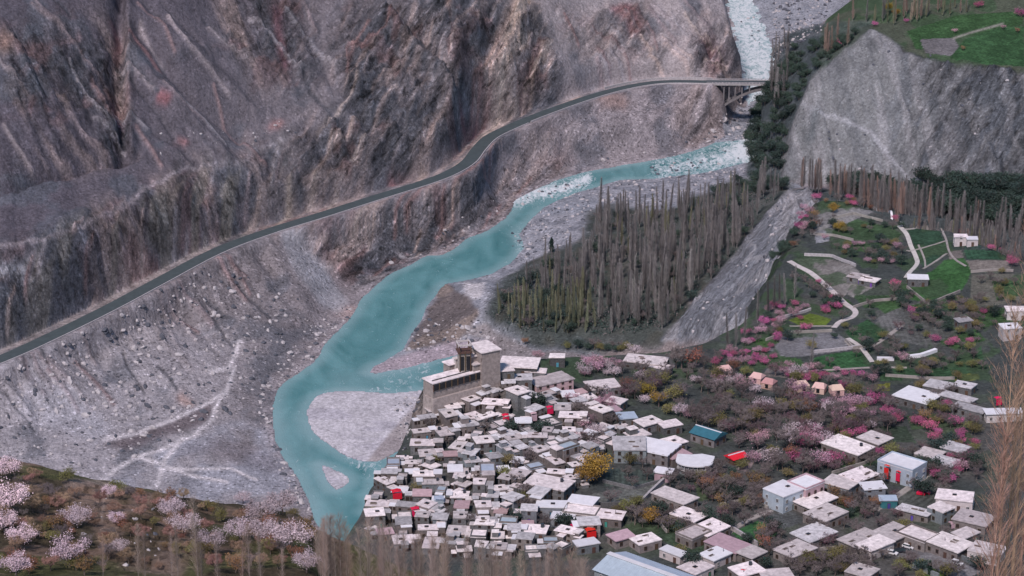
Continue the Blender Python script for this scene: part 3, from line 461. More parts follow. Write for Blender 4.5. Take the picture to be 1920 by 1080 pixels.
def ground_mat():
    m, t, b = NT('ground_rock_and_soil', .95, .12); at = nn(t, 'ShaderNodeAttribute', attribute_name='Col'); ax_ = nn(t, 'ShaderNodeAttribute', attribute_name='Aux'); tc = nn(t, 'ShaderNodeTexCoord'); L = t.links.new
    sa = nn(t, 'ShaderNodeSeparateColor'); L(ax_.outputs['Color'], sa.inputs[0]); ROCK, STONE, SIDE = sa.outputs
    def mth(op, x, y, clamp=False):
        n = nn(t, 'ShaderNodeMath', operation=op); n.use_clamp = clamp
        for k_, q in ((0, x), (1, y)):
            if isinstance(q, (int, float)): n.inputs[k_].default_value = q
            else: L(q, n.inputs[k_])
        return n.outputs[0]
    def mr(v, a, b_, c, d):
        n = nn(t, 'ShaderNodeMapRange'); 
        for k_, q in zip(('From Min', 'From Max', 'To Min', 'To Max'), (a, b_, c, d)): n.inputs[k_].default_value = q
        L(v, n.inputs['Value']); return n.outputs[0]
    def strata(al, la, lc):
        """noise drawn out along one direction of the slope"""
        c, k = math.cos(R(al)), math.sin(R(al)); A_ = (c, k * .80, k * .60); B_ = (-k, c * .80, c * .60); N_ = (0, -.6, .8); cb = nn(t, 'ShaderNodeCombineXYZ')
        for i_, (vec, l) in enumerate(((A_, la), (B_, lc), (N_, lc * 2))):
            d = nn(t, 'ShaderNodeVectorMath', operation='DOT_PRODUCT'); L(tc.outputs['Object'], d.inputs[0]); d.inputs[1].default_value = tuple(q / l for q in vec); L(d.outputs['Value'], cb.inputs[i_])
        n = nn(t, 'ShaderNodeTexNoise', Scale=1.0, Detail=7.0, Roughness=.68, Distortion=.35); L(cb.outputs[0], n.inputs['Vector']); return n.outputs['Fac']
    def mixf(f, a_, b_):
        n = nn(t, 'ShaderNodeMix', data_type='FLOAT'); L(f, n.inputs[0]); L(a_, n.inputs[2]); L(b_, n.inputs[3]); return n.outputs[0]
    st = mixf(SIDE, strata(118, 13, 3.2), strata(60, 13, 3.2)); scr = strata(98, 9, 1.5); ldg = strata(12, 9, 1.5); bnd = mixf(SIDE, strata(124, 60, 8), strata(62, 60, 8))
    nA = nn(t, 'ShaderNodeTexNoise', Scale=.6, Detail=9.0, Roughness=.75); L(tc.outputs['Object'], nA.inputs['Vector']); nC = nn(t, 'ShaderNodeTexNoise', Scale=.1, Detail=6.0, Roughness=.7); L(tc.outputs['Object'], nC.inputs['Vector'])
    nB = nn(t, 'ShaderNodeTexVoronoi', Scale=.95); nB.inputs['Randomness'].default_value = 1; L(tc.outputs['Object'], nB.inputs['Vector']); sx = nn(t, 'ShaderNodeSeparateColor'); L(nB.outputs['Color'], sx.inputs[0])
    v = mth('MULTIPLY', mr(nA.outputs['Fac'], .32, .68, .56, 1.44), mr(nC.outputs['Fac'], .3, .7, .84, 1.16))
    v = mth('MULTIPLY', v, mr(scr, .35, .65, .92, 1.08))
    s1 = mth('MULTIPLY', mr(st, .34, .66, -1.0, 1.0), ROCK); e1 = mth('MULTIPLY', s1, .42); v = mth('MULTIPLY', v, mth('ADD', 1.0, e1))
    pk = mth('MULTIPLY', mr(st, .60, .66, 0, .7), ROCK); v = mth('MULTIPLY', v, mth('ADD', 1.0, pk))
    v = mth('MULTIPLY', v, mth('ADD', 1.0, mth('MULTIPLY', mr(ldg, .36, .64, -.26, .26), ROCK)))
    vo_ = nn(t, 'ShaderNodeTexVoronoi', feature='DISTANCE_TO_EDGE', Scale=.17); dn = nn(t, 'ShaderNodeVectorMath', operation='SCALE'); dn.inputs['Scale'].default_value = 9; L(nA.outputs['Color'], dn.inputs[0]); da = nn(t, 'ShaderNodeVectorMath', operation='ADD'); L(dn.outputs[0], da.inputs[0]); L(tc.outputs['Object'], da.inputs[1]); L(da.outputs[0], vo_.inputs['Vector']); crk = mr(vo_.outputs['Distance'], 0, .10, 1, 0)
    v = mth('MULTIPLY', v, mth('SUBTRACT', 1.0, mth('MULTIPLY', crk, mth('MULTIPLY', ROCK, .13))))
    v = mth('MULTIPLY', v, mth('ADD', 1.0, mth('MULTIPLY', mr(bnd, .36, .62, -.5, .45), mth('ADD', mth('MULTIPLY', ROCK, .8), .12))))
    ck = mth('MULTIPLY', mr(st, .44, .39, 0, .5), ROCK); v = mth('MULTIPLY', v, mth('SUBTRACT', 1.0, ck))
    v = mth('MULTIPLY', v, mth('ADD', 1.0, mth('MULTIPLY', mr(sx.outputs[0], .93, .98, 0, .8), STONE))); v = mth('MULTIPLY', v, mth('SUBTRACT', 1.0, mth('MULTIPLY', mr(sx.outputs[1], .90, .96, 0, .55), STONE)))
    vm = nn(t, 'ShaderNodeVectorMath', operation='SCALE'); L(at.outputs['Color'], vm.inputs[0]); L(v, vm.inputs['Scale']); L(vm.outputs[0], b.inputs['Base Color'])
    hgt = mth('ADD', mth('MULTIPLY', nA.outputs['Fac'], mr(STONE, 0, 1, .3, 1.2)), mth('MULTIPLY', mth('MULTIPLY', mth('SUBTRACT', mth('ADD', st, mth('MULTIPLY', ldg, .6)), mth('MULTIPLY', crk, .06)), ROCK), 4.0)); hgt = mth('ADD', hgt, mth('MULTIPLY', scr, mth('MULTIPLY', STONE, .6)))
    bp = nn(t, 'ShaderNodeBump', Strength=.9, Distance=1.5); L(hgt, bp.inputs['Height']); L(bp.outputs[0], b.inputs['Normal']); return m
def grid_mesh(name, Z, mask=None, colr=None, aux=None):
    idx = np.arange(NR * NC).reshape(NR, NC); q = np.stack([idx[:-1, :-1], idx[:-1, 1:], idx[1:, 1:], idx[1:, :-1]], -1)
    if mask is not None: q = q[mask[:-1, :-1] | mask[:-1, 1:] | mask[1:, 1:] | mask[1:, :-1]]
    q = q.reshape(-1, 4); used = np.unique(q); re = np.zeros(NR * NC, np.int64); re[used] = np.arange(len(used)); q = re[q]
    me = bpy.data.meshes.new(name); me.vertices.add(len(used)); me.loops.add(q.size); me.polygons.add(len(q))
    co = np.stack([GX.ravel()[used], GY.ravel()[used], Z.ravel()[used]], -1).astype(np.float32); me.vertices.foreach_set('co', co.ravel())
    me.loops.foreach_set('vertex_index', q.ravel().astype(np.int32)); me.polygons.foreach_set('loop_start', np.arange(0, q.size, 4, dtype=np.int32)); me.polygons.foreach_set('use_smooth', np.ones(len(q), bool))
    if colr is not None:
        at = me.color_attributes.new('Col', 'FLOAT_COLOR', 'POINT'); cc = np.ones((len(used), 4), np.float32); cc[:, :colr.shape[-1]] = colr.reshape(NR * NC, -1)[used]; at.data.foreach_set('color', cc.ravel())
    if aux is not None:
        at = me.color_attributes.new('Aux', 'FLOAT_COLOR', 'POINT'); cc = np.ones((len(used), 4), np.float32); cc[:, :3] = aux.reshape(NR * NC, -1)[used]; at.data.foreach_set('color', cc.ravel())
    me.update(calc_edges=True); o = bpy.data.objects.new(name, me); C.objects.link(o); return o
rk2 = np.maximum(np.clip(rock, 0, 1) * (1 - .5 * rb), .35 * below * (1 - low)); rk2 = np.maximum(rk2, CL * (.15 + .6 * sst(1640, 1800, PX))); rk2 = np.maximum(rk2, CH * .55); rk2 = np.maximum(rk2, fortrock * .8); rk2 *= 1 - bm
stn = np.clip(.45 + .4 * below + .5 * grav + .3 * NE - .1 * CL - plat * .2, 0, 1) * (1 - bm) * (1 - rb)
sidem = np.clip(cen + CL + CH, 0, 1)
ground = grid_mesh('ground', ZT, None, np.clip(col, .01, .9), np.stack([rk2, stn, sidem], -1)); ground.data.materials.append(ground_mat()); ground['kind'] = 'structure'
# ------------------------------------------------------------------ river
wm = np.zeros(PX.shape, bool); wm[sub] = wat | ((SD < 2.5) & (ZB[sub] < 22))
WPX, WPY = proj(GX, GY, 0 * GX)
def wst(line, wd):
    d, _ = pdist(WPX[wm], WPY[wm], line); r = np.zeros(WPX.shape); r[wm] = np.exp(-(d / wd) ** 2); return r
foam = np.clip(1.0 * wst([(965, 376), (1010, 362), (1060, 352), (1100, 336)], 15) + .75 * wst([(1240, 318), (1300, 308), (1390, 288)], 24) + .98 * wst([(1385, -20), (1405, 60), (1425, 120), (1430, 240)], 70) + .45 * wst([(1390, -60), (1395, -20), (1400, 10)], 26) * 0 + .4 * wst([(970, 440), (985, 470)], 14) + .35 * wst([(800, 690), (720, 725)], 30) + .5 * wst([(660, 865), (690, 880), (720, 850)], 14), 0, 1.4)
shw = np.zeros(PX.shape); shw[sub] = (1 - sst(0, 9, SD)); shw += .55 * wst([(640, 720), (800, 705)], 26) + .5 * wst([(545, 800), (600, 900), (620, 960)], 34) + .4 * wst([(960, 430), (975, 470)], 12)
wcol = np.stack([foam, shw, np.zeros_like(foam)], -1)
water = grid_mesh('river_water', GX * 0, wm, wcol); water['kind'] = 'structure'
def water_mat():
    m, t, b = NT('glacial_water', .22, .5); at = nn(t, 'ShaderNodeAttribute', attribute_name='Col'); s = nn(t, 'ShaderNodeSeparateColor'); t.links.new(at.outputs['Color'], s.inputs[0]); tc = nn(t, 'ShaderNodeTexCoord')
    mp = nn(t, 'ShaderNodeMapping'); mp.inputs['Scale'].default_value = (1, .45, 1); t.links.new(tc.outputs['Object'], mp.inputs[0])
    n = nn(t, 'ShaderNodeTexNoise', Scale=.34, Detail=8.0, Roughness=.72, Distortion=1.2); t.links.new(mp.outputs[0], n.inputs['Vector'])
    n2_ = nn(t, 'ShaderNodeTexNoise', Scale=.035, Detail=6.0, Distortion=2.2); t.links.new(mp.outputs[0], n2_.inputs['Vector'])
    rp = nn(t, 'ShaderNodeValToRGB'); rp.color_ramp.elements[0].position = .34; rp.color_ramp.elements[0].color = (.055, .19, .20, 1); rp.color_ramp.elements[1].position = .66; rp.color_ramp.elements[1].color = (.12, .295, .31, 1); t.links.new(n2_.outputs['Fac'], rp.inputs[0])
    mx = nn(t, 'ShaderNodeMix', data_type='RGBA'); mx.inputs['B'].default_value = (.25, .40, .42, 1); k = nn(t, 'ShaderNodeMath', operation='MULTIPLY'); k.inputs[1].default_value = .6; t.links.new(s.outputs[1], k.inputs[0]); t.links.new(k.outputs[0], mx.inputs['Factor']); t.links.new(rp.outputs[0], mx.inputs['A'])
    # foam where the rapids are
    a = nn(t, 'ShaderNodeMath', operation='ADD'); t.links.new(s.outputs[0], a.inputs[0]); nm = nn(t, 'ShaderNodeMath', operation='MULTIPLY'); nm.inputs[1].default_value = 3.4; t.links.new(n.outputs['Fac'], nm.inputs[0]); t.links.new(nm.outputs[0], a.inputs[1])
    fr = nn(t, 'ShaderNodeMapRange'); fr.inputs['From Min'].default_value = 2.15; fr.inputs['From Max'].default_value = 2.75; t.links.new(a.outputs[0], fr.inputs['Value'])
    m2 = nn(t, 'ShaderNodeMix', data_type='RGBA'); m2.inputs['B'].default_value = (.62, .68, .71, 1); t.links.new(fr.outputs[0], m2.inputs['Factor']); t.links.new(mx.outputs['Result'], m2.inputs['A']); t.links.new(m2.outputs['Result'], b.inputs['Base Color'])
    rr = nn(t, 'ShaderNodeMapRange'); rr.inputs['To Min'].default_value = .25; rr.inputs['To Max'].default_value = .8; t.links.new(fr.outputs[0], rr.inputs['Value']); t.links.new(rr.outputs[0], b.inputs['Roughness'])
    bp = nn(t, 'ShaderNodeBump', Strength=.5, Distance=.8); t.links.new(n.outputs['Fac'], bp.inputs['Height']); t.links.new(bp.outputs[0], b.inputs['Normal']); return m
water.data.materials.append(water_mat())
# ------------------------------------------------------------------ mesh building
rng = random.Random(7)
class MB:
    def __init__(s): s.v = []; s.f = []; s.m = []
    def add(s, vs, fs, mi=0):
        o = len(s.v); s.v += [tuple(v) for v in vs]; s.f += [tuple(i + o for i in f) for f in fs]; s.m += [mi] * len(fs); return s
    def box(s, cx, cy, cz, sx, sy, sz, rz_=0, mi=0, taper=0):
        """cz is the base; taper pulls the top in"""
        c, k = math.cos(rz_), math.sin(rz_); vs = []
        for z, t in ((cz, 0), (cz + sz, taper)):
            for x, y in ((-1, -1), (1, -1), (1, 1), (-1, 1)):
                x, y = x * (sx / 2 - t), y * (sy / 2 - t); vs.append((cx + x * c - y * k, cy + x * k + y * c, z))
        return s.add(vs, [(3, 2, 1, 0), (4, 5, 6, 7), (0, 1, 5, 4), (1, 2, 6, 5), (2, 3, 7, 6), (3, 0, 4, 7)], mi)
    def prism(s, poly, z0, z1, mi=0):
        n = len(poly); vs = [(x, y, z0) for x, y in poly] + [(x, y, z1) for x, y in poly]
        return s.add(vs, [tuple(range(n))[::-1], tuple(range(n, 2 * n))] + [(i, (i + 1) % n, n + (i + 1) % n, n + i) for i in range(n)], mi)
    def tube(s, a, b, r0, r1, n=5, mi=0, cap=False):
        a, b = Vector(a), Vector(b); d = (b - a)
        if d.length < 1e-6: return s
        q = d.to_track_quat('Z', 'Y'); vs = []
        for p, r in ((a, r0), (b, r1)):
            for i in range(n):
                t = 2 * math.pi * i / n; vs.append(p + q @ Vector((r * math.cos(t), r * math.sin(t), 0)))
        fs = [(i, (i + 1) % n, n + (i + 1) % n, n + i) for i in range(n)]
        if cap: fs += [tuple(range(n))[::-1], tuple(range(n, 2 * n))]
        return s.add(vs, fs, mi)
    def stick(s, a, b, r, mi=0):
        """thin tapering twig with a point"""
        a, b = Vector(a), Vector(b); d = (b - a).normalized(); u = d.orthogonal().normalized() * r; w_ = d.cross(u)
        return s.add([a + u, a - u * .5 + w_ * .87, a - u * .5 - w_ * .87, b], [(0, 1, 3), (1, 2, 3), (2, 0, 3)], mi)
    def leaf(s, p, r, g, mi=0):
        n = Vector((g.gauss(0, 1), g.gauss(0, 1), g.gauss(.4, 1))).normalized(); u = n.orthogonal().normalized(); t = g.random() * 6.28
        u = Matrix.Rotation(t, 3, n) @ u; w_ = n.cross(u); p = Vector(p)
        return s.add([p + u * r, p + w_ * r * .8, p - u * r * .9, p - w_ * r * .7], [(0, 1, 2, 3)], mi)
    def mesh(s, name, *mats, smooth=False):
        me = bpy.data.meshes.new(name); me.from_pydata(s.v, [], s.f)
        for m in mats: me.materials.append(m)
        if len(mats) > 1: me.polygons.foreach_set('material_index', s.m)
        if smooth: me.polygons.foreach_set('use_smooth', [True] * len(s.f))
        me.update(); return me
def obj(name, me, parent=None, loc=(0, 0, 0), rz_=0, sc=None):
    o = bpy.data.objects.new(name, me); C.objects.link(o); o.location = loc; o.rotation_euler = (0, 0, rz_)
    if sc is not None: o.scale = (sc, sc, sc) if isinstance(sc, (int, float)) else sc
    if parent: o.parent = parent
    return o
def tag(o, label, cat, group=None, kind=None):
    if label: o['label'] = label
    if cat: o['category'] = cat
    if group: o['group'] = group
    if kind: o['kind'] = kind
    return o
def thing(name, label, cat, loc, rz_=0, group=None, sc=None): return tag(obj(name, None, None, loc, rz_, sc), label, cat, group)
def dup(root, kids, loc, rz_, sc, label=None):
    r = root.copy(); C.objects.link(r); r.location = loc; r.rotation_euler = (0, 0, rz_); r.scale = sc
    if label: r['label'] = label
    for ch in kids:
        c = ch.copy(); C.objects.link(c); c.parent = r
    return r
ONES = 'first second third fourth fifth sixth seventh eighth ninth tenth eleventh twelfth thirteenth fourteenth fifteenth sixteenth seventeenth eighteenth nineteenth'.split()
def ordn(n):
    if n < 20: return ONES[n - 1]
    t = 'twen thir for fif six seven eigh nine'.split()[n // 10 - 2]
    return t + 'tieth' if n % 10 == 0 else t + 'ty-' + ONES[n % 10 - 1]
def name_rows(objs, fmt, band, far_first=True, y0=None):
    """labels every object by its place in a row and the row's place, as seen in the photo"""
    pr = [(proj(*o.location), o) for o in objs]; pr.sort(key=lambda q: q[0][1]); rows_ = []; 
    for (x, y), o in pr:
        if not rows_ or y - rows_[-1][0] > band: rows_.append((y, []))
        rows_[-1][1].append((x, o))
    n = len(rows_)
    for i, (_, l) in enumerate(rows_):
        for j, (x, o) in enumerate(sorted(l, key=lambda q: q[0])): o['label'] = fmt.format(look=o.get('look', ''), k=ordn(j + 1), row=ordn(i + 1))
    for o in objs:
        if 'look' in o: del o['look']
# ------------------------------------------------------------------ materials
M = {}
def mk(k_, *a, **kw): M[k_] = noisy(k_, *a, **kw)
mk('asphalt', (.060, .075, .085), .15, .3, .85, .1, 0); mk('pale_stone', (.42, .40, .41), .25, 1, .9, .3, .1); mk('concrete', (.33, .32, .32), .25, .5, .9, .2, .05); mk('dark_concrete', (.18, .17, .175), .3, .5, .9, .2, .05)
mk('track_dust', (.50, .47, .45), .18, .4, .95, .1, 0); mk('worn_path', (.30, .28, .26), .25, .4, .95, .1, 0); mk('mud_roof', (.60, .545, .54), .32, .55, .95, .25, .34, hue=.02); mk('grey_roof', (.42, .41, .42), .35, .6, .95, .25, .3, hue=.02); mk('white_roof', (.68, .68, .71), .1, .5, .6, .1, .1)
mk('blue_metal', (.50, .58, .66), .12, .5, .35, .1, .12, metal=.3, hue=.02); mk('stone_wall', (.12, .122, .125), .4, 1.6, .95, .6, .35, hue=.03); mk('mud_wall', (.185, .165, .158), .3, 1.0, .95, .4, .3, hue=.02); mk('plaster', (.50, .46, .45), .18, .7, .9, .2, .15)
mk('grey_block', (.175, .195, .21), .25, 1.2, .9, .3, .25); mk('red_paint', (.45, .06, .05), .2, 1, .6, .1, .1); mk('red_cloth', (.62, .015, .045), .15, 2, .8, .2, .1, hue=.015); mk('teal_metal', (.05, .20, .22), .15, .5, .4, .1, 0, metal=.2)
mk('wood', (.10, .065, .045), .3, 3, .8, .3, .15, stretch=(1, 1, .2)); mk('dark_opening', (.018, .02, .024), .2, 1, .4, .0, .1); mk('glass', (.03, .045, .055), .2, 1, .12, 0, .2); mk('frame_white', (.55, .55, .55), .1, 1, .6, 0, .1); mk('blue_door', (.06, .16, .28), .2, 1, .6, 0, .5, hue=.2)
mk('bark', (.16, .13, .115), .3, 2, .95, .4, .2); mk('poplar_bark', (.40, .37, .35), .25, 1, .95, .3, .18); mk('poplar_twigs', (.215, .205, .20), .25, .12, .95, 0, .5, hue=.03); mk('edge_poplar', (.42, .27, .20), .25, .4, .95, 0, .2, hue=.02); mk('poplar_warm', (.31, .235, .19), .2, .15, .95, 0, .25, hue=.02); mk('poplar_green', (.19, .20, .13), .25, .15, .95, 0, .3)
mk('fort_wall', (.30, .265, .245), .3, .8, .95, .4, .1); mk('near_blossom', (.76, .60, .66), .3, .8, .85, 0, .25, hue=.02); mk('purple_buds', (.15, .07, .10), .3, .8, .9, 0, .3); mk('twigs_warm', (.33, .22, .17), .3, .5, .95, 0, .35, hue=.04); mk('poplar_near', (.33, .27, .235), .2, .15, .95, 0, .3, hue=.02); mk('twigs', (.165, .14, .14), .3, .5, .95, 0, .35, hue=.04); mk('blossom_pink', (.50, .30, .37), .35, 1.0, .85, 0, .25, hue=.02); mk('blossom_white', (.55, .46, .50), .3, .8, .85, 0, .2, hue=.02); mk('blossom_magenta', (.48, .12, .26), .35, 1.0, .85, 0, .3, hue=.02)
mk('leaf_yellow', (.28, .19, .035), .35, .7, .85, 0, .2, hue=.02); mk('leaf_olive', (.17, .16, .06), .35, .7, .85, 0, .3, hue=.03); mk('leaf_dark', (.035, .060, .050), .45, .6, .85, 0, .35, hue=.03); mk('evergreen', (.018, .04, .03), .4, 1, .9, 0, .2); mk('leaf_rust', (.25, .13, .07), .35, .7, .85, 0, .25, hue=.03)
mk('rock_pale', (.46, .44, .45), .2, 1, .95, .3, .3); mk('rock_dark', (.10, .11, .13), .3, 1, .95, .3, .3); mk('rubber', (.02, .02, .022), .2, 4, .8, 0, 0); mk('car_white', (.70, .71, .73), .05, 1, .25, 0, .05); mk('car_dark', (.03, .035, .045), .05, 1, .25, 0, .2); mk('car_red', (.4, .02, .02), .05, 1, .25, 0, .1); mk('mauve_roof', (.44, .31, .33), .2, .6, .9, .2, .2)
# ------------------------------------------------------------------ road, bridge, paths
def resample(p, step):
    out = [Vector(p[0])]; acc = 0
    for a, b in zip(p, p[1:]):
        a, b = Vector(a), Vector(b); L = (b - a).length; t = step - acc
        while t <= L: out.append(a + (b - a) * (t / L)); t += step
        acc = L - (t - step)
    out.append(Vector(p[-1])); return out
def strip(mb, p, offs, zf, mi=0):
    """ribbon through p with the lateral offsets offs; zf(x, y, i) gives heights"""
    rows_ = []
    for i, q in enumerate(p):
        d = (p[min(i + 1, len(p) - 1)] - p[max(i - 1, 0)]); n = Vector((-d.y, d.x)).normalized() if (abs(d.x) + abs(d.y)) > 0 else Vector((0, 1))
        rows_.append([(q.x + n.x * o, q.y + n.y * o, zf(q.x + n.x * o, q.y + n.y * o, i)) for o in offs])
    k_ = len(offs); o = len(mb.v)
    for r in rows_: mb.v += r
    for i in range(len(rows_) - 1):
        for j in range(k_ - 1): mb.f.append((o + i * k_ + j, o + (i + 1) * k_ + j, o + (i + 1) * k_ + j + 1, o + i * k_ + j + 1)); mb.m.append(mi)
    return mb
rp = resample(roadW, 3.0); m_ = MB(); strip(m_, rp, [-5.6, -5.6, 3.2, 3.2], lambda x, y, i: rp[i].z + .18); 
for v_i in range(0, len(m_.v), 4):
    for j in (0, 3): x, y, z = m_.v[v_i + j]; m_.v[v_i + j] = (x, y, z - .6)
tag(obj('road', m_.mesh('road', M['asphalt'])), None, None, kind='structure')
def wallmesh(p, off, wd, ht, base=.4, zf=None):
    m = MB(); rows_ = []
    for i, q in enumerate(p):
        d = (p[min(i + 1, len(p) - 1)] - p[max(i - 1, 0)]); n = Vector((-d.y, d.x)).normalized()
        z = q.z if zf is None else float(zf(q.x + n.x * off, q.y + n.y * off)); a, b = off - wd / 2, off + wd / 2
        rows_.append([(q.x + n.x * a, q.y + n.y * a, z - base), (q.x + n.x * a, q.y + n.y * a, z + ht), (q.x + n.x * b, q.y + n.y * b, z + ht), (q.x + n.x * b, q.y + n.y * b, z - base)])
    for r in rows_: m.v += r
    for i in range(len(rows_) - 1):
        for j in range(3): m.f.append((i * 4 + j, i * 4 + j + 1, i * 4 + 5 + j, i * 4 + 4 + j)); m.m.append(0)
    e = len(m.v) - 4; m.f += [(0, 1, 2, 3), (e + 3, e + 2, e + 1, e)]; m.m += [0, 0]; return m
k0 = next(i for i, q in enumerate(rp) if q.x > P(980, 225, 31)[0])
tag(obj('parapet_wall', wallmesh(rp[k0:], -6.0, .5, .9).mesh('parapet_wall', M['pale_stone'])), 'long pale parapet along the valley edge of the highway before the bridge', 'wall')
tag(obj('kerb_wall', wallmesh(rp[:k0], -6.0, .5, .55).mesh('kerb_wall', M['pale_stone'])), 'low pale kerb wall edging the highway above the turquoise river', 'wall')
ka = next(i for i, q in enumerate(rp) if q.x > P(1140, 170, 31)[0]); tag(obj('retaining_wall', wallmesh(rp[ka:], 5.2, .8, 1.6).mesh('retaining_wall', M['pale_stone'])), 'pale retaining wall on the mountain side of the highway near the bridge', 'wall')
kb = next(i for i, q in enumerate(rp) if q.x > P(690, 380, 31)[0]); kc = next(i for i, q in enumerate(rp) if q.x > P(775, 350, 31)[0])
tag(obj('retaining_wall', wallmesh(rp[kb:kc], -7.6, 1.0, -.2, 7).mesh('retaining_wall', M['pale_stone'])), 'tall pale masonry wall holding up the highway over dark rock', 'wall')
# bridge
A = Vector(P(1333, 154, 31)); B = Vector(P(1446, 155, 31)); ax = (B - A); L = ax.length; ang = math.atan2(ax.y, ax.x)
br = thing('arch_bridge', 'grey concrete arch bridge carrying the highway across the white river', 'bridge', A, ang)
m_ = MB().box(L / 2, 0, -.9, L + 6, 9.6, 1.1); obj('deck', m_.mesh('deck', M['concrete']), br)
m_ = MB().box(L / 2, 0, .2, L + 6, 7.8, .06); obj('roadway', m_.mesh('roadway', M['asphalt']), br)
for s in (-1, 1):
    m_ = MB().box(L / 2, s * 4.6, .2, L + 6, .3, .35)
    for i in range(int(L / 2.2)): m_.box(i * 2.2 + 1, s * 4.6, .55, .35, .32, .8)
    m_.box(L / 2, s * 4.6, 1.1, L + 6, .22, .25, 0); obj('railing', m_.mesh('railing', M['pale_stone']), br)
X0, ZA = 8.0, -15.0; X1 = L + 2
def az(x): t = (x - X1) / (X1 - X0); return -2.3 + (ZA + 2.3) * t * t
n = 18
for s in (-1, 1):
    m_ = MB()
    for i in range(n):
        a, b = X0 + (X1 - X0) * i / n, X0 + (X1 - X0) * (i + 1) / n; th = 1.5
        m_.add([(a, s * 3.2 - .7, az(a) - th), (a, s * 3.2 + .7, az(a) - th), (a, s * 3.2 + .7, az(a)), (a, s * 3.2 - .7, az(a)), (b, s * 3.2 - .7, az(b) - th), (b, s * 3.2 + .7, az(b) - th), (b, s * 3.2 + .7, az(b)), (b, s * 3.2 - .7, az(b))],
               [(0, 1, 5, 4), (1, 2, 6, 5), (2, 3, 7, 6), (3, 0, 4, 7)])
    obj('arch', m_.mesh('arch', M['dark_concrete']), br)
    for x in (X0 + .6, X0 + 4, X0 + 8, X0 + 12.5, X0 + 17.5): obj('column', MB().box(x, s * 3.2, az(x), .7, .9, -.9 - az(x)).mesh('column', M['dark_concrete']), br)
m_ = MB().box(X0 - 1.2, 0, -30, 4.6, 8, 15.5, 0, 0, .5); obj('pier', m_.mesh('pier', M['pale_stone']), br)
m_ = MB().box(1.2, 0, -10, 3.5, 8.6, 9.1); obj('abutment', m_.mesh('abutment', M['dark_concrete']), br)
def path_on(px_line, width, name='path', mat='track_dust', lift=.25, **kw):
    w3 = [G(*q) for q in spline(px_line, 5)]; p = resample(w3, 1.5); m = MB()
    strip(m, p, [-width / 2 - .2, -width / 2, 0, width / 2, width / 2 + .2], lambda x, y, i: float(zt(x, y)) + lift)
    for i in range(0, len(m.v), 5):
        for j in (0, 4): x, y, z = m.v[i + j]; m.v[i + j] = (x, y, z - lift - .4)
    return tag(obj(name, m.mesh(name, M[mat])), None, None, kind='structure')
path_on([(1480, 490), (1492, 497), (1520, 512), (1548, 535), (1566, 552), (1585, 570), (1603, 583), (1600, 594), (1575, 604), (1563, 616)], 2.4)
path_on([(1590, 635), (1612, 650), (1625, 665), (1636, 680)], 1.9); path_on([(1686, 424), (1700, 440), (1708, 462), (1718, 484), (1719, 496), (1705, 512), (1698, 522)], 2.0)
path_on([(1690, 432), (1715, 429), (1740, 428)], 1.6, mat='worn_path'); path_on([(1730, 505), (1752, 492), (1775, 476)], 1.0, mat='worn_path'); path_on([(1650, 640), (1672, 625), (1690, 612)], 2.0, mat='worn_path'); path_on([(1585, 640), (1605, 655), (1640, 648), (1672, 628)], .9, mat='worn_path')
path_on([(1700, 470), (1714, 470), (1775, 452)], .8, mat='worn_path'); path_on([(1765, 430), (1774, 450), (1779, 470), (1790, 486), (1812, 500)], .9, mat='worn_path'); path_on([(1722, 460), (1733, 485), (1735, 502)], .8, mat='worn_path'); path_on([(1365, 1000), (1400, 978), (1445, 958)], 2.2, mat='worn_path'); path_on([(1640, 958), (1690, 925), (1745, 888)], 2.6, mat='worn_path')
path_on([(1500, 697), (1560, 694), (1635, 690), (1700, 690)], 1.2, mat='worn_path'); path_on([(1480, 612), (1500, 612), (1570, 612)], .8, mat='worn_path')
def _sw(px_line, label, ht=1.5, wd=.6, mat='pale_stone', name='stone_wall'):
    p = resample([G(*q) for q in px_line], 2.0); tag(obj(name, wallmesh(p, 0, wd, ht, .8, zt).mesh(name, M[mat])), label, 'wall')
stone_wall = _sw
stone_wall([(1644, 676), (1676, 676)], 'short white stone wall below the magenta tree on the terraces', 1.4, 1.6, 'white_roof'); stone_wall([(1700, 673), (1725, 670), (1755, 660)], 'white stone wall running up from the magenta blossom tree', 1.4, 1.6, 'white_roof')
stone_wall([(1200, 948), (1222, 926), (1252, 898)], 'straight pale boundary wall beside the dark open yard', 1.8, .9); stone_wall([(1368, 992), (1420, 1024)], 'pale boundary wall on the near side of the small green field', 1.6, .7)
stone_wall([(1120, 950), (1200, 948)], 'dark wall along the near edge of the open yard', 1.6, .6, 'stone_wall'); stone_wall([(1130, 905), (1185, 918), (1240, 905)], 'low wall crossing the middle of the dark open yard', 1.2, .6, 'stone_wall')
stone_wall([(1700, 1005), (1760, 1030), (1830, 1062)], 'grey wall along the upper side of the lane by the parked cars', 1.8, .6, 'grey_block'); stone_wall([(1684, 1052), (1720, 1068), (1760, 1085)], 'grey wall on the lower side of the car lane', 1.8, .6, 'grey_block')
stone_wall([(1460, 600), (1520, 582)], 'low terrace wall above the yellow green field', 1.2, .7); stone_wall([(1526, 662), (1612, 652)], 'low terrace wall behind the largest green field', 1.2, .7); stone_wall([(1640, 392), (1672, 410), (1690, 424)], 'broken white stone wall at the back of the terraces', 1.4, 1.2, 'white_roof'); stone_wall([(1508, 480), (1560, 482), (1604, 500)], 'curved terrace wall above the bare brown field', 1.3, .7)
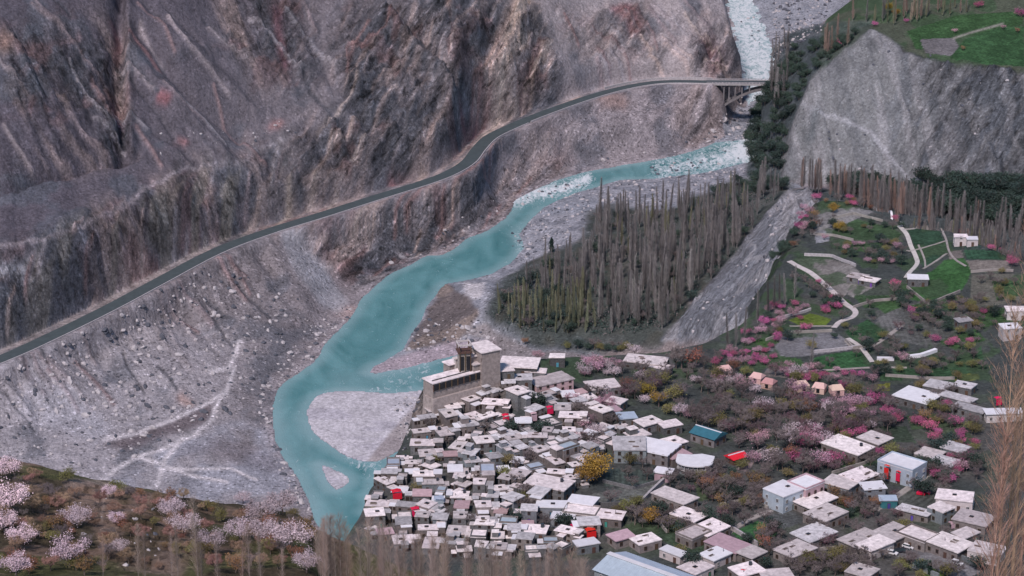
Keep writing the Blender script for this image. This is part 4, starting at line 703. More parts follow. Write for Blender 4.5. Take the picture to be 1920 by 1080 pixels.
for ln, lb in [([(1436, 640), (1480, 626), (1560, 622)], 'thin terrace wall across the bare grey field'), ([(1585, 640), (1600, 655), (1640, 650)], 'thin wall at the near corner of the dark green diamond field'), ([(1600, 578), (1640, 566), (1700, 560)], 'thin terrace wall right of the white path bend'), ([(1700, 540), (1740, 572), (1800, 548)], 'curved wall round the foot of the bright green field'), ([(1520, 440), (1560, 443), (1600, 452)], 'low wall across the scrubby terrace'), ([(1560, 412), (1600, 402), (1655, 416)], 'curved wall above the dark green terrace'), ([(1820, 512), (1870, 508), (1900, 510)], 'low wall under the ribbed green plot'), ([(1660, 706), (1740, 712), (1790, 712)], 'thin wall above the purple trees on the right'),
               ([(1560, 890), (1620, 872), (1660, 850)], 'garden wall behind the pale roofs near the rust trees'), ([(1440, 955), (1400, 940), (1350, 950)], 'garden wall beyond the bare garden trees'), ([(1700, 905), (1760, 880), (1800, 890)], 'wall around the grass behind the red car'), ([(1480, 1040), (1560, 1030), (1610, 1045)], 'wall around the dark garden at the bottom'), ([(1180, 960), (1230, 975), (1250, 1000)], 'garden wall right of the pinkish cluttered roof'), ([(1385, 880), (1410, 858), (1436, 842)], 'wall beside the lane below the red hut')]: stone_wall(ln, lb, 1.2, .5, 'worn_path')
# ------------------------------------------------------------------ boulders on banks, gravel and cliff (nobody could count them)
def rock(mb, p, r, g, mi=0):
    t = (1 + 5 ** .5) / 2; vs = [(-1, t, 0), (1, t, 0), (-1, -t, 0), (1, -t, 0), (0, -1, t), (0, 1, t), (0, -1, -t), (0, 1, -t), (t, 0, -1), (t, 0, 1), (-t, 0, -1), (-t, 0, 1)]
    fs = [(0, 11, 5), (0, 5, 1), (0, 1, 7), (0, 7, 10), (0, 10, 11), (1, 5, 9), (5, 11, 4), (11, 10, 2), (10, 7, 6), (7, 1, 8), (3, 9, 4), (3, 4, 2), (3, 2, 6), (3, 6, 8), (3, 8, 9), (4, 9, 5), (2, 4, 11), (6, 2, 10), (8, 6, 7), (9, 8, 1)]
    a, b, c = r * g.uniform(.35, .7), r * g.uniform(.35, .7), r * g.uniform(.25, .45); q = Matrix.Rotation(g.random() * 6.3, 3, Vector((g.random(), g.random(), 1)).normalized())
    mb.add([Vector(p) + q @ Vector((x * a * g.uniform(.75, 1.2), y * b * g.uniform(.75, 1.2), z * c * g.uniform(.75, 1.2))) for x, y, z in vs], fs, mi)
g = random.Random(3); m_ = MB(); cnt = 0
def scatter(poly, n, r0, r1, dark=.3, zmax=400, zmin=.15, power=2.5):
    xs_ = [q[0] for q in poly]; ys2 = [q[1] for q in poly]; k_ = 0
    while k_ < n:
        a, b = g.uniform(min(xs_), max(xs_)), g.uniform(min(ys2), max(ys2)); k_ += 1
        if not inpoly(np.array([a]), np.array([b]), poly)[0]: continue
        x, y, z = G(a, b)
        if z > zmax or z < zmin: continue
        rock(m_, (x, y, z), r0 + (r1 - r0) * g.random() ** power, g, 1 if g.random() < dark else 0)
scatter([(600, 600), (665, 560), (650, 600), (600, 670), (520, 740), (515, 800), (560, 900), (600, 990), (540, 930), (490, 800), (480, 740), (560, 640)], 900, .5, 1.9, .3)
scatter([(0, 700), (200, 600), (400, 490), (560, 560), (600, 640), (480, 760), (200, 880), (0, 850)], 1100, .4, 2.0, .45)
scatter([(960, 440), (1010, 390), (1100, 350), (1395, 310), (1400, 330), (1330, 350), (1240, 395), (1150, 380), (1100, 400), (1080, 450), (990, 490)], 1000, .5, 1.7, .4)
scatter([(1340, 240), (1400, 165), (1425, 170), (1400, 262), (1300, 280)], 250, .5, 2, .5); scatter([(1450, 0), (1560, 0), (1540, 60), (1450, 110)], 350, .6, 2.2, .5)
scatter([(1492, 215), (1632, 60), (1900, 140), (1900, 400), (1650, 350), (1470, 320)], 130, .4, 1.7, .6); scatter([(740, 745), (790, 745), (760, 850), (745, 830)], 120, .4, 1.4, .3)
scatter([(1476, 360), (1520, 365), (1400, 600), (1270, 630)], 300, .4, 1.6, .5); scatter([(780, 600), (900, 600), (930, 640), (760, 660)], 120, .5, 2.2, .5); scatter([(100, 900), (340, 940), (350, 1060), (180, 1070)], 60, .2, .6, .3)
scatter([(300, 250), (560, 210), (560, 260), (300, 300)], 60, .4, 1.3, .4); scatter([(640, 560), (700, 530), (900, 440), (960, 390), (1100, 320), (1300, 270), (1300, 250), (950, 350), (700, 500)], 350, .6, 2.4, .4)
scw = m_
for (x0, y0, x1, y1, n, s_) in ((970, 372, 1100, 345, 22, 10), (1230, 318, 1395, 285, 34, 18), (1380, 5, 1440, 130, 12, 20), (960, 440, 985, 470, 8, 8), (560, 660, 660, 590, 10, 5)):
    for _ in range(n):
        t_ = g.random(); q = P(x0 + (x1 - x0) * t_ + g.gauss(0, s_ * .5), y0 + (y1 - y0) * t_ + g.gauss(0, s_ * .5), 0); rock(m_, (q[0], q[1], .05), g.uniform(.4, 1.5), g, 1 if g.random() < .6 else 0)
tag(obj('boulders', m_.mesh('boulders', M['rock_pale'], M['rock_dark'])), 'loose pale and dark boulders strewn over the banks, scree and cliff', 'boulders', kind='stuff')
# ------------------------------------------------------------------ houses
W_MESH = {}
def win_mesh(k_='plain'):
    if k_ not in W_MESH:
        m = MB(); w_, h_ = 1.0, 1.2
        m.box(0, -.04, -h_ / 2, w_, .1, h_, 0, 1)
        for x in (-w_ / 2, 0, w_ / 2): m.box(x, -.10, -h_ / 2 - .05, .09, .12, h_ + .1, 0, 0)
        for z in (-h_ / 2 - .08, h_ / 2): m.box(0, -.11, z, w_ + .14, .14, .08, 0, 0)
        W_MESH[k_] = m.mesh('window', M['frame_white'] if k_ == 'white' else M['wood'], M['dark_opening'])
    return W_MESH[k_]
def door_mesh(mat='wood'):
    if 'd' + mat not in W_MESH:
        m = MB().box(0, -.03, 0, .95, .1, 2.0, 0, 0); m.box(-.53, -.06, 0, .1, .16, 2.1, 0, 1).box(.53, -.06, 0, .1, .16, 2.1, 0, 1).box(0, -.06, 2.0, 1.16, .16, .12, 0, 1); W_MESH['d' + mat] = m.mesh('door', M[mat], M['wood'])
    return W_MESH['d' + mat]
def put(mesh, parent, w_, d_, side, t, z, name):
    """hang a window or door on one wall; side 0 faces -y, then +x, +y, -x; t runs along the wall"""
    if side == 0: loc, r = (t, -d_ / 2, z), 0
    elif side == 1: loc, r = (w_ / 2, t, z), R(90)
    elif side == 2: loc, r = (t, d_ / 2, z), R(180)
    else: loc, r = (-w_ / 2, t, z), R(-90)
    return obj(name, mesh, parent, loc, r)
def house(w_, d_, h_, wall='stone_wall', roof='mud_roof', style='skylight', g=rng, name='stone_house', wins=True, white=False, lshape=None, wings=()):
    """walls, roof slab and fittings of one house built round its own origin"""
    root = obj(name, None); m = MB(); b = 2.0
    m.box(0, 0, -b, w_, d_, h_ + b, 0, 0, .06); fl = 1 if h_ < 4.4 else 2
    if lshape: lw, ld = lshape; m.box(w_ / 2 + lw / 2 - .05, -d_ / 2 + ld / 2 - .02, -b, lw, ld, h_ * .8 + b, 0, 0, .05)
    obj('wall', m.mesh('wall', M[wall]), root)
    m = MB(); ov = g.uniform(.15, .4) if style != 'parapet' else .0
    if style in ('gable', 'gable_x'):
        rh = w_ * .16; o = .5; X, Y = w_ / 2 + o, d_ / 2 + o
        m.add([(-X, -Y, h_), (X, -Y, h_), (X, Y, h_), (-X, Y, h_), (-X, 0, h_ + rh), (X, 0, h_ + rh)], [(0, 1, 5, 4), (2, 3, 4, 5), (0, 4, 3), (1, 2, 5), (3, 2, 1, 0)])
        obj('roof', m.mesh('roof', M[roof]), root); obj('ridge_cap', MB().box(0, 0, h_ + rh - .06, X * 2 + .1, .5, .16).mesh('ridge_cap', M['white_roof']), root)
    else:
        j_ = [g.uniform(-.35, .35) for _ in range(8)]; X_r, Y_r = w_ / 2 + ov, d_ / 2 + ov; m.prism([(-X_r + j_[0], -Y_r + j_[1] * .5), (X_r + j_[2], -Y_r + j_[3] * .5), (X_r + j_[4], Y_r + j_[5]), (-X_r + j_[6], Y_r + j_[7])] if style != 'parapet' else [(-X_r, -Y_r), (X_r, -Y_r), (X_r, Y_r), (-X_r, Y_r)], h_, h_ + .34)
        if lshape: m.box(w_ / 2 + lw / 2 + ov, -d_ / 2 + ld / 2, h_ * .8 + .0, lw + ov, ld + ov * 2, .3, 0, 0)
        ro = obj('roof', m.mesh('roof', M[roof]), root)
        if style == 'parapet':
            m = MB(); t = .28; ph = .55
            for s in (-1, 1): m.box(0, s * (d_ / 2 - t / 2 + .05), h_ + .34, w_ + .1, t, ph, 0, 0).box(s * (w_ / 2 - t / 2 + .05), 0, h_ + .34, t, d_ - 2 * t + .1, ph - .004, 0, 0)
            obj('parapet', m.mesh('parapet', M[wall]), ro)
        if style == 'skylight':
            sx = g.uniform(-.2, .2) * w_; m = MB().box(sx, 0, h_ + .345, 1.5, 1.3, .22, 0, 0); q = obj('skylight', m.mesh('skylight', M['wood']), ro)
            m = MB().box(sx, 0, h_ + .57, 1.0, .85, .04, 0, 0); obj('opening', m.mesh('opening', M['dark_opening']), q) if False else q.data.materials.append(M['dark_opening'])
            q.data.polygons.foreach_set('material_index', [0, 1, 0, 0, 0, 0])
        if style == 'hut': # small upper room on the roof
            m = MB().box(-w_ * .22, d_ * .2, h_ + .34, w_ * .42, d_ * .5, 2.1, 0, 0); u = obj('roof_room', m.mesh('roof_room', M[wall]), root); obj('roof_room_roof', MB().box(-w_ * .22, d_ * .2, h_ + 2.44, w_ * .42 + .5, d_ * .5 + .5, .26).mesh('roof_room_roof', M[roof]), u)
        if style == 'junk':
            for i in range(3):
                x, y = g.uniform(-.35, .35) * w_, g.uniform(-.35, .35) * d_; m = MB()
                for j in range(5): m.tube((x - 1 + g.uniform(-.2, .2), y + j * .22, h_ + .42 + .1 * (j % 2)), (x + 1.2 + g.uniform(-.2, .2), y + j * .22 + g.uniform(-.2, .2), h_ + .42 + .1 * (j % 2)), .09, .07, 5, 0, True)
                obj('firewood', m.mesh('firewood', M['bark']), ro) if i < 2 else obj('smoke_pipe', MB().tube((x, y, h_ + .3), (x, y, h_ + 1.5), .12, .12, 6, 0, True).mesh('smoke_pipe', M['dark_concrete']), ro)
        if style == 'tank':
            x, y = .25 * w_, .2 * d_; m = MB().tube((x, y, h_ + .34), (x, y, h_ + 1.5), .6, .6, 12, 0, True); obj('water_tank', m.mesh('water_tank', M['car_dark']), ro); obj('smoke_pipe', MB().tube((-x, -y, h_ + .3), (-x, -y, h_ + 1.4), .12, .12, 6, 0, True).mesh('smoke_pipe', M['dark_concrete']), ro)
    for wx_, wy_, ww, wd, wh, wr in wings:
        q = obj('wing', MB().box(wx_, wy_, -b, ww, wd, wh + b, 0, 0, .05).mesh('wing', M[wall]), root); obj('wing_roof', MB().box(wx_, wy_, wh, ww + .35, wd + .35, .3, g.uniform(-.05, .05)).mesh('wing_roof', M[wr]), q)
        for f_ in range(2): obj('window', win_mesh(), q, (wx_ + (f_ - .5) * ww * .5, wy_ - wd / 2, min(wh - .9, 1.6)))
    if wins:
        wm_ = win_mesh('white' if white else 'plain')
        for f_ in range(fl):
            z = 1.55 + f_ * 2.75
            n = max(1, int(w_ / 3.2))
            for i in range(n):
                t = (i + .5) / n * w_ - w_ / 2
                if f_ == 0 and i == n // 2: continue
                put(wm_, root, w_, d_, 0, t, z, 'window')
            for sd_ in (1, 3):
                n2_ = max(1, int(d_ / 4))
                for i in range(n2_): put(wm_, root, w_, d_, sd_, (i + .5) / n2_ * d_ - d_ / 2 + .3, z, 'window')
        n = max(1, int(w_ / 3.2)); put(door_mesh(g.choice(['wood', 'wood', 'blue_door'])), root, w_, d_, 0, ((n // 2) + .5) / n * w_ - w_ / 2, .02, 'door')
    return root
houses = []; occ = []
def ground_under(px, py, h_):
    """ground point of a thing whose top at height h_ shows at the photo pixel"""
    x, y, z = G(px, py)
    for _ in range(3): x, y, z = G(px, proj(x, y, z)[1] + (py - proj(x, y, z + h_)[1])) if False else G(px, py + (proj(x, y, z)[1] - proj(x, y, z + h_)[1]))
    return x, y, z
def place(px, py, w_, d_, rot, h_=3.2, wall='stone_wall', roof='mud_roof', style='parapet', look=None, name='stone_house', label=None, **kw):
    x, y, z = ground_under(px, py, h_); o = house(w_, d_, h_, wall, roof, style, random.Random(int(px * 7 + py)), name, **kw); o.location = (x, y, z); o.rotation_euler = (0, 0, R(rot)); o['category'] = 'house'
    occ.append((x, y, max(w_, d_) * .5 + .3, w_, d_, rot)); 
    if label: o['label'] = label
    else: o['look'] = look or ''; houses.append(o)
    return o
# --- houses and halls one can name
HN = [  # px, py (roof centre), width, depth (m), rotation, height, wall, roof, style, label
    (1590, 835, 17, 11, -44, 3.4, 'mud_wall', 'mud_roof', 'tank', 'wide pale flat roof behind the bare orchard, left one of two adjoining'), (1640, 822, 10, 9, -44, 3.6, 'mud_wall', 'mud_roof', 'skylight', 'square pale flat roof behind the bare orchard, right one of two adjoining'),
    (1690, 868, 15, 10, -40, 6.2, 'blue_metal', 'white_roof', 'parapet', 'two storey house with bright white roof and a red cloth hung over it'), (1468, 917, 11, 10, 42, 6.4, 'blue_metal', 'white_roof', 'skylight', 'two storey house with white roof, red lower storey and a corner porch'),
    (1510, 905, 10, 9, 42, 6.4, 'mauve_roof', 'white_roof', 'parapet', 'white roofed wing joined to the right of the red and blue house'), (1527, 937, 14, 9, 42, 3.4, 'mud_wall', 'mud_roof', 'skylight', 'long pale flat roof just below the white roofed two storey house'), (1548, 962, 13, 10, 42, 3.4, 'mud_wall', 'mud_roof', 'junk', 'pale flat roof cluttered with things, behind the brown roofed house'),
    (1524, 1000, 13, 10, 40, 3.6, 'stone_wall', 'grey_roof', 'skylight', 'brownish grey hipped house above the pinkish flat roof'), (1490, 1030, 12, 9, 40, 3.4, 'mud_wall', 'mud_roof', 'junk', 'pinkish flat roof with drying cloths, below the brownish grey house'),
    (1230, 838, 15, 12, -28, 4.6, 'dark_concrete', 'white_roof', 'plain', 'large plain white roof above the dark open yard'), (1180, 832, 12, 13, 0, 5.4, 'grey_block', 'grey_roof', 'junk', 'grey unfinished block building left of the large white roof'), (1245, 884, 6, 5, -20, 3.4, 'mauve_roof', 'white_roof', 'plain', 'small white roofed pink walled hut at the corner of the open yard'),
    (1030, 905, 16, 10, -26, 4.6, 'stone_wall', 'mud_roof', 'tank', 'long pale roofed house with a dark red veranda in the old village'), (1034, 946, 11, 6, -4, 3.6, 'grey_block', 'white_roof', 'skylight', 'narrow white flat roof directly below the house with red veranda'), (1092, 938, 10, 7, -18, 3.6, 'grey_block', 'white_roof', 'plain', 'bright plain white roof at the lower left of the open yard'),
    (1090, 958, 12, 8, -16, 3.2, 'mud_wall', 'mud_roof', 'parapet', 'pinkish flat roof touching the bright plain white roof'), (1140, 965, 11, 7, -14, 3.2, 'mud_wall', 'mud_roof', 'junk', 'cluttered pinkish roof at the near edge of the open yard'), (1055, 968, 8, 6, -8, 3.2, 'grey_block', 'white_roof', 'plain', 'small whitish roof wedged under the narrow white one'),
    (1265, 930, 15, 8, -42, 3.2, 'mud_wall', 'mud_roof', 'plain', 'long pinkish roof right of the straight pale boundary wall'), (1290, 966, 11, 8, -42, 3.2, 'mud_wall', 'mud_roof', 'skylight', 'pinkish flat roof below the long one by the boundary wall'), (1330, 990, 12, 9, 44, 3.3, 'mud_wall', 'mud_roof', 'junk', 'pinkish roof at the left corner of the small green field'), (1300, 1000, 10, 8, 44, 3.3, 'mud_wall', 'mud_roof', 'parapet', 'flat pink roof left of the small green field'),
    (1365, 1020, 14, 9, -44, 3.3, 'mud_wall', 'mauve_roof', 'plain', 'mauve flat roof at the near corner of the small green field'), (1410, 1036, 8, 7, 44, 3.2, 'mud_wall', 'mud_roof', 'plain', 'small pale roof at the tip of the small green field'), (1340, 1040, 9, 7, 44, 3.2, 'plaster', 'white_roof', 'junk', 'whitish cluttered roof below the mauve flat roof'), (1305, 1064, 9, 8, 44, 3.2, 'plaster', 'mud_roof', 'skylight', 'pale roof right of the big white shed at the bottom'),
    (1262, 1034, 9, 4, -42, 3.0, 'plaster', 'white_roof', 'plain', 'small bright white lean-to roof above the big white shed'), (1210, 1012, 9, 7, 30, 3.0, 'mud_wall', 'mud_roof', 'junk', 'cluttered pink roof just behind the big white shed'), (1165, 1005, 8, 6, 30, 3.0, 'mud_wall', 'mauve_roof', 'plain', 'mauve roof behind the left end of the big white shed'), (1098, 1018, 8, 5, 20, 3.2, 'grey_block', 'white_roof', 'plain', 'small white roof beside the pink cloths at the bottom'),
    (1400, 1068, 10, 8, 30, 3.2, 'mud_wall', 'mud_roof', 'tank', 'pale roof with a tank near the bottom edge'), (1455, 1078, 10, 7, 10, 3.0, 'mud_wall', 'mud_roof', 'plain', 'pale roof cut by the bottom edge below the brown trees'), (1615, 1070, 9, 8, -35, 3.2, 'mud_wall', 'mud_roof', 'skylight', 'pale roof at the bottom edge left of the parked cars'),
    (1615, 1010, 14, 9, 42, 3.4, 'mud_wall', 'mud_roof', 'junk', 'pale flat roof, left wing of the large courtyard block'), (1670, 1000, 15, 10, 42, 3.6, 'mud_wall', 'mud_roof', 'skylight', 'pale flat roof in the middle of the large courtyard block'), (1720, 1002, 12, 9, -44, 3.6, 'mud_wall', 'mud_roof', 'parapet', 'pale flat roof joined to the right of the courtyard block'), (1780, 1018, 13, 10, -44, 3.6, 'mud_wall', 'mud_roof', 'junk', 'large cluttered pale roof right of the courtyard block'), (1640, 1020, 12, 7, 42, 3.4, 'plaster', 'mud_roof', 'plain', 'pinkish roof on the near side of the large courtyard block'),
    (1763, 952, 7, 7, 42, 4.6, 'grey_block', 'mud_roof', 'plain', 'small square grey block house with a pale roof standing alone'), (1790, 930, 13, 9, -14, 4.0, 'plaster', 'mud_roof', 'skylight', 'plastered house with pale tilted roof behind the small block house'), (1825, 972, 12, 10, -30, 3.4, 'mud_wall', 'mud_roof', 'skylight', 'pale roof partly behind the tall right hand poplar'), (1810, 1000, 8, 6, 40, 3.2, 'mud_wall', 'mud_roof', 'plain', 'pale roof beside a magenta cloth'), (1850, 1030, 11, 9, -30, 3.4, 'plaster', 'mud_roof', 'junk', 'pinkish house seen through the tall poplar near the bottom'),
    (1665, 935, 6, 4, 0, 3.0, 'teal_metal', 'blue_metal', 'plain', 'small pale blue roof at the near end of the straight lane'), (1715, 958, 12, 5, -32, 3.0, 'mud_wall', 'grey_roof', 'junk', 'narrow grey roof heaped with bundles, left of the block house'), (1610, 890, 11, 9, 40, 4.4, 'mud_wall', 'mud_roof', 'junk', 'pale roof left of the two storey white roofed house'), (1575, 905, 11, 8, -35, 4.0, 'grey_block', 'mud_roof', 'plain', 'pale roof over a dark recess between two white roofs'), (1635, 912, 8, 6, 10, 4.4, 'grey_block', 'white_roof', 'plain', 'small white roofed hut below the cloth draped house'),
    (1720, 742, 15, 12, -38, 3.4, 'stone_wall', 'white_roof', 'skylight', 'broad white roof behind the purple trees on the right'), (1758, 722, 10, 8, -30, 3.4, 'stone_wall', 'grey_roof', 'plain', 'grey roof above the broad white roof on the right'), (1795, 745, 14, 5, -38, 3.2, 'stone_wall', 'grey_roof', 'plain', 'long narrow grey roof right of the broad white roof'), (1808, 722, 8, 6, -30, 3.2, 'stone_wall', 'grey_roof', 'skylight', 'small grey roof below the olive green patch on the right'), (1818, 765, 13, 5, -38, 3.2, 'stone_wall', 'grey_roof', 'plain', 'long low grey roof right of the red tree'),
    (1880, 772, 14, 5, 4, 3.4, 'plaster', 'white_roof', 'plain', 'white roof half hidden by the tall right hand poplar'), (1893, 612, 8, 6, 10, 5.0, 'plaster', 'white_roof', 'skylight', 'white two storey house at the right edge above the poplar'), (1905, 580, 9, 6, 0, 4.0, 'plaster', 'mud_roof', 'plain', 'pale house on the slope at the right edge'), (1790, 840, 9, 7, -40, 3.6, 'grey_block', 'grey_roof', 'plain', 'grey building with a dark doorway right of the rust coloured tree'), (1742, 850, 9, 8, -35, 3.2, 'mud_wall', 'mud_roof', 'plain', 'pale roof above the pink tree on the right'), (1770, 865, 9, 7, -40, 3.2, 'stone_wall', 'grey_roof', 'plain', 'dull grey roof below the grey building with dark doorway'),
    (1212, 675, 17, 9, -16, 3.6, 'stone_wall', 'mud_roof', 'junk', 'large pinkish roof at the back of the orchard by the blossom'), (1240, 688, 8, 5, -30, 3.2, 'stone_wall', 'mud_roof', 'plain', 'small pinkish roof at the right end of the large orchard house'), (1130, 722, 12, 9, 18, 3.4, 'stone_wall', 'mud_roof', 'plain', 'white stepped roof right of the village top'), (1155, 752, 7, 6, -30, 3.2, 'stone_wall', 'mud_roof', 'plain', 'small pinkish roof at the edge of the yellow bushes'), (1045, 668, 6, 4, 0, 4.0, 'stone_wall', 'mud_roof', 'plain', 'small pale roofed house behind the fort courtyard'),
    (1720, 520, 9, 6, -4, 3.6, 'stone_wall', 'white_roof', 'plain', 'white roofed farmhouse alone on the terraces'), (1800, 443, 6, 4, 0, 4.4, 'plaster', 'mud_roof', 'plain', 'small white house with pink blossom at the terrace edge'), (1822, 447, 5, 4, 0, 3.4, 'plaster', 'white_roof', 'plain', 'white annexe right of the small house at the terrace edge'), (1608, 518, 8, 6, -30, 2.6, 'stone_wall', 'mud_roof', 'junk', 'pale ruined roof on the terraces, left of the pair'), (1630, 524, 8, 6, -30, 2.4, 'stone_wall', 'mud_roof', 'junk', 'pale ruined roof on the terraces, right of the pair'),
    (1805, 600, 6, 5, 20, 3.2, 'stone_wall', 'grey_roof', 'junk', 'grey stone hut in the rubble right of the terraces'), (1215, 790, 9, 7, 35, 3.2, 'stone_wall', 'mud_roof', 'skylight', 'pale roof with dark skylight above the large white roof'), (1255, 795, 8, 6, 25, 3.2, 'stone_wall', 'mud_roof', 'plain', 'pinkish roof left of the teal hall'), (1195, 815, 8, 6, 30, 3.2, 'stone_wall', 'mud_roof', 'hut', 'pale roof with a roof room above the grey block building'), (1262, 828, 8, 7, 35, 3.2, 'stone_wall', 'mud_roof', 'skylight', 'pale roof squeezed right of the large white roof'), (1175, 780, 7, 6, 10, 3.0, 'stone_wall', 'blue_metal', 'plain', 'small bluish roof among trees at the village edge'), (1268, 852, 9, 7, 35, 3.2, 'mud_wall', 'mauve_roof', 'plain', 'mauve roof between the large white roof and the round fronted house'),
    (1030, 712, 17, 9, 30, 4.6, 'mauve_roof', 'mud_roof', 'plain', 'long pale roof with maroon end wall near the top of the village'), (975, 680, 15, 11, -8, 3.6, 'stone_wall', 'mud_roof', 'plain', 'very pale broad roof of the yard beside the fort'), (940, 690, 9, 8, 10, 3.4, 'stone_wall', 'mud_roof', 'plain', 'pale roof between the fort and the broad pale yard roof'), (975, 708, 9, 6, 5, 3.2, 'stone_wall', 'grey_roof', 'skylight', 'greyish roof below the broad pale yard roof'), (1005, 695, 8, 5, -10, 3.4, 'stone_wall', 'mud_roof', 'plain', 'narrow pale roof left of the long maroon walled house'),
]
for px, py, w_, d_, rot, h_, wl, rf, st, lb in HN:
    nm = 'stone_house' if wl in ('stone_wall', 'mud_wall') else 'block_house' if wl in ('grey_block', 'dark_concrete') else 'plastered_house'
    place(px, py, w_, d_, rot, h_, wl, rf, st, None, nm, lb, white=(wl in ('plaster', 'blue_metal')))
# round fronted white house, teal hall, big white shed, red hut
x, y, z = ground_under(1302, 864, 4.6); hr = thing('round_fronted_house', 'white roofed house with a curved windowed balcony front beside the orchard', 'house', (x, y, z), R(-10))
arc = [(6.5 * math.cos(R(a)), -1 + 4.2 * math.sin(R(a))) for a in range(180, 361, 15)]; poly = [(q[0] * .93, q[1] * .9) for q in arc] + [(6, 4.5), (-6, 4.5)]
obj('wall', MB().prism(poly, -2, 4.3).mesh('wall', M['grey_block']), hr); obj('roof', MB().prism([(q[0] * 1.06, q[1] * 1.1) for q in arc] + [(6.9, 5), (2, 6.5), (-2, 5), (-6.9, 5)], 4.3, 4.7).mesh('roof', M['white_roof']), hr)
obj('balcony', MB().prism(arc, 1.9, 2.1).mesh('balcony', M['concrete']), hr)
for q in arc[1:-1]: obj('balcony_post', MB().tube((q[0] * .98, q[1] * .98, 2.1), (q[0] * .98, q[1] * .98, 4.3), .1, .1, 6).mesh('balcony_post', M['frame_white']), hr)
for a in range(195, 350, 15):
    o = obj('window', win_mesh('white'), hr, (6.5 * .93 * math.cos(R(a)) * 1.0, -.9 + 4.2 * .9 * math.sin(R(a)), 3.2), R(a + 90)); 
occ.append((x, y, 7, 13, 10, 0))
x, y, z = ground_under(1328, 808, 4.5); th = house(11, 8, 3.6, 'dark_concrete', 'teal_metal', 'gable', name='gabled_hall'); th.location = (x, y, z); th.rotation_euler = (0, 0, R(-40)); tag(th, 'hall with teal gabled metal roof and a white ridge beside the orchard', 'hall'); occ.append((x, y, 6, 11, 8, -40))
x, y, z = ground_under(1380, 852, 3.2); th = house(6.5, 5, 2.4, 'wood', 'red_cloth', 'gable', name='red_roofed_hut'); th.location = (x, y, z); th.rotation_euler = (0, 0, R(35)); tag(th, 'small hut with a bright red roof at the head of a lane', 'hut'); occ.append((x, y, 4, 6, 6, 0))
SX, SY, SZ = ground_under(1210, 1066, 6.0); sh = thing('metal_shed', 'huge white and pale blue corrugated metal shed at the bottom edge', 'shed', (SX, SY, SZ), R(-40)); w_, d_, h_, rh = 30, 17, 4.2, 2.6
obj('wall', MB().box(0, 0, -2, w_, d_, h_ + 2).mesh('wall', M['grey_block']), sh)
for s, nm in ((-1, 'front'), (1, 'back')):
    m_ = MB(); n = 60; X = w_ / 2 + .6; Yo = d_ / 2 + .7
    for i in range(n):
        a, b = -X + 2 * X * i / n, -X + 2 * X * (i + 1) / n; ca, cb = (.09 if i % 2 else 0), (0 if i % 2 else .09)
        m_.add([(a, s * Yo, h_ - .1 + ca), (b, s * Yo, h_ - .1 + cb), (b, 0, h_ + rh + cb), (a, 0, h_ + rh + ca)], [(0, 1, 2, 3)])
    obj('roof_slope', m_.mesh('roof_slope', M['blue_metal']), sh)
obj('ridge_cap', MB().box(0, 0, h_ + rh + .02, w_ + 1.6, 2.0, .22).mesh('ridge_cap', M['white_roof']), sh)
for i in range(5): obj('roof_seam', MB().add([(-12 + i * 6, -d_ / 2 - .7, h_ + .05), (-11.6 + i * 6, -d_ / 2 - .7, h_ + .05), (-11.6 + i * 6, -.9, h_ + rh + .02 - .2), (-12 + i * 6, -.9, h_ + rh + .02 - .2)], [(0, 1, 2, 3)]).mesh('roof_seam', M['white_roof']), sh) if False else None
for i in range(7): obj('window', win_mesh('white'), sh, (-12 + i * 4, -d_ / 2, 2.4))
occ.append((SX, SY, 14, 30, 18, -40))
# --- the fort
FX_, FY_, _ = G(868, 715); FZ = 113.0; fort = thing('hill_fort', 'old stone fort with a carved wooden tower on the cliff above the river', 'fort', (FX_, FY_, FZ), 0)
def fp(px, py, h_):
    """offset on the fort of a photo pixel at height h_ over its base"""
    q = P(px, py, FZ + h_); return q[0] - FX_, q[1] - FY_
def fblock(name, px, py, w_, d_, rot, h_, base=0, wall='fort_wall', roof='mud_roof'):
    a, b = fp(px, py, h_); r = R(rot); obj(name, MB().box(a, b, base - 7 if base == 0 else base, w_, d_, h_ - base + (7 if base == 0 else 0), r, 0, .25).mesh(name, M[wall]), fort); obj(name + '_roof', MB().box(a, b, h_, w_ + .5, d_ + .5, .4, r).mesh(name + '_roof', M[roof]), fort); return a, b, r
a, b, r = fblock('long_hall', 848, 703, 23, 7.0, 36, 7.5)
m_ = MB(); c, k = math.cos(r), math.sin(r); 
for i in range(8): t = -10 + i * 2.85; m_.box(a + t * c + 3.62 * k, b + t * k - 3.62 * c, 4.6, 2.3, .2, 2.2, r)
obj('veranda_opening', m_.mesh('veranda_opening', M['dark_opening']), fort)
for i in range(9): t = -11.4 + i * 2.85; obj('veranda_post', MB().box(a + t * c + 3.8 * k, b + t * k - 3.8 * c, 4.4, .3, .3, 3.0, r).mesh('veranda_post', M['wood']), fort)
obj('roof_edge', MB().box(a - .9 * -k * 0 + 1.6 * k, b - 1.6 * c, 7.92, 21, .35, .35, r).mesh('roof_edge', M['stone_wall']), fort)
obj('revetment', MB().box(a + 1.2 * k, b - 1.2 * c, -7, 25, 7.6, 8.5, r, 0, .5).mesh('revetment', M['fort_wall']), fort)
a, b, r = fblock('upper_hall', 908, 651, 8.5, 11, 30, 15.5); a, b, r = fblock('middle_hall', 894, 676, 8, 8, 33, 10.5); fblock('side_room', 846, 680, 5, 4.5, 36, 9.2); fblock('rear_room', 885, 664, 6, 6, 30, 13)
fblock('white_turret', 855, 672, 1.6, 1.6, 36, 11.5, 0, 'plaster')
ta, tb = fp(870, 645, 18.5); tower = obj('watch_tower', MB().box(ta, tb, -5, 5.0, 5.0, 20.5, R(12), 0, .35).mesh('watch_tower', M['fort_wall']), fort)
c, k = math.cos(R(12)), math.sin(R(12))
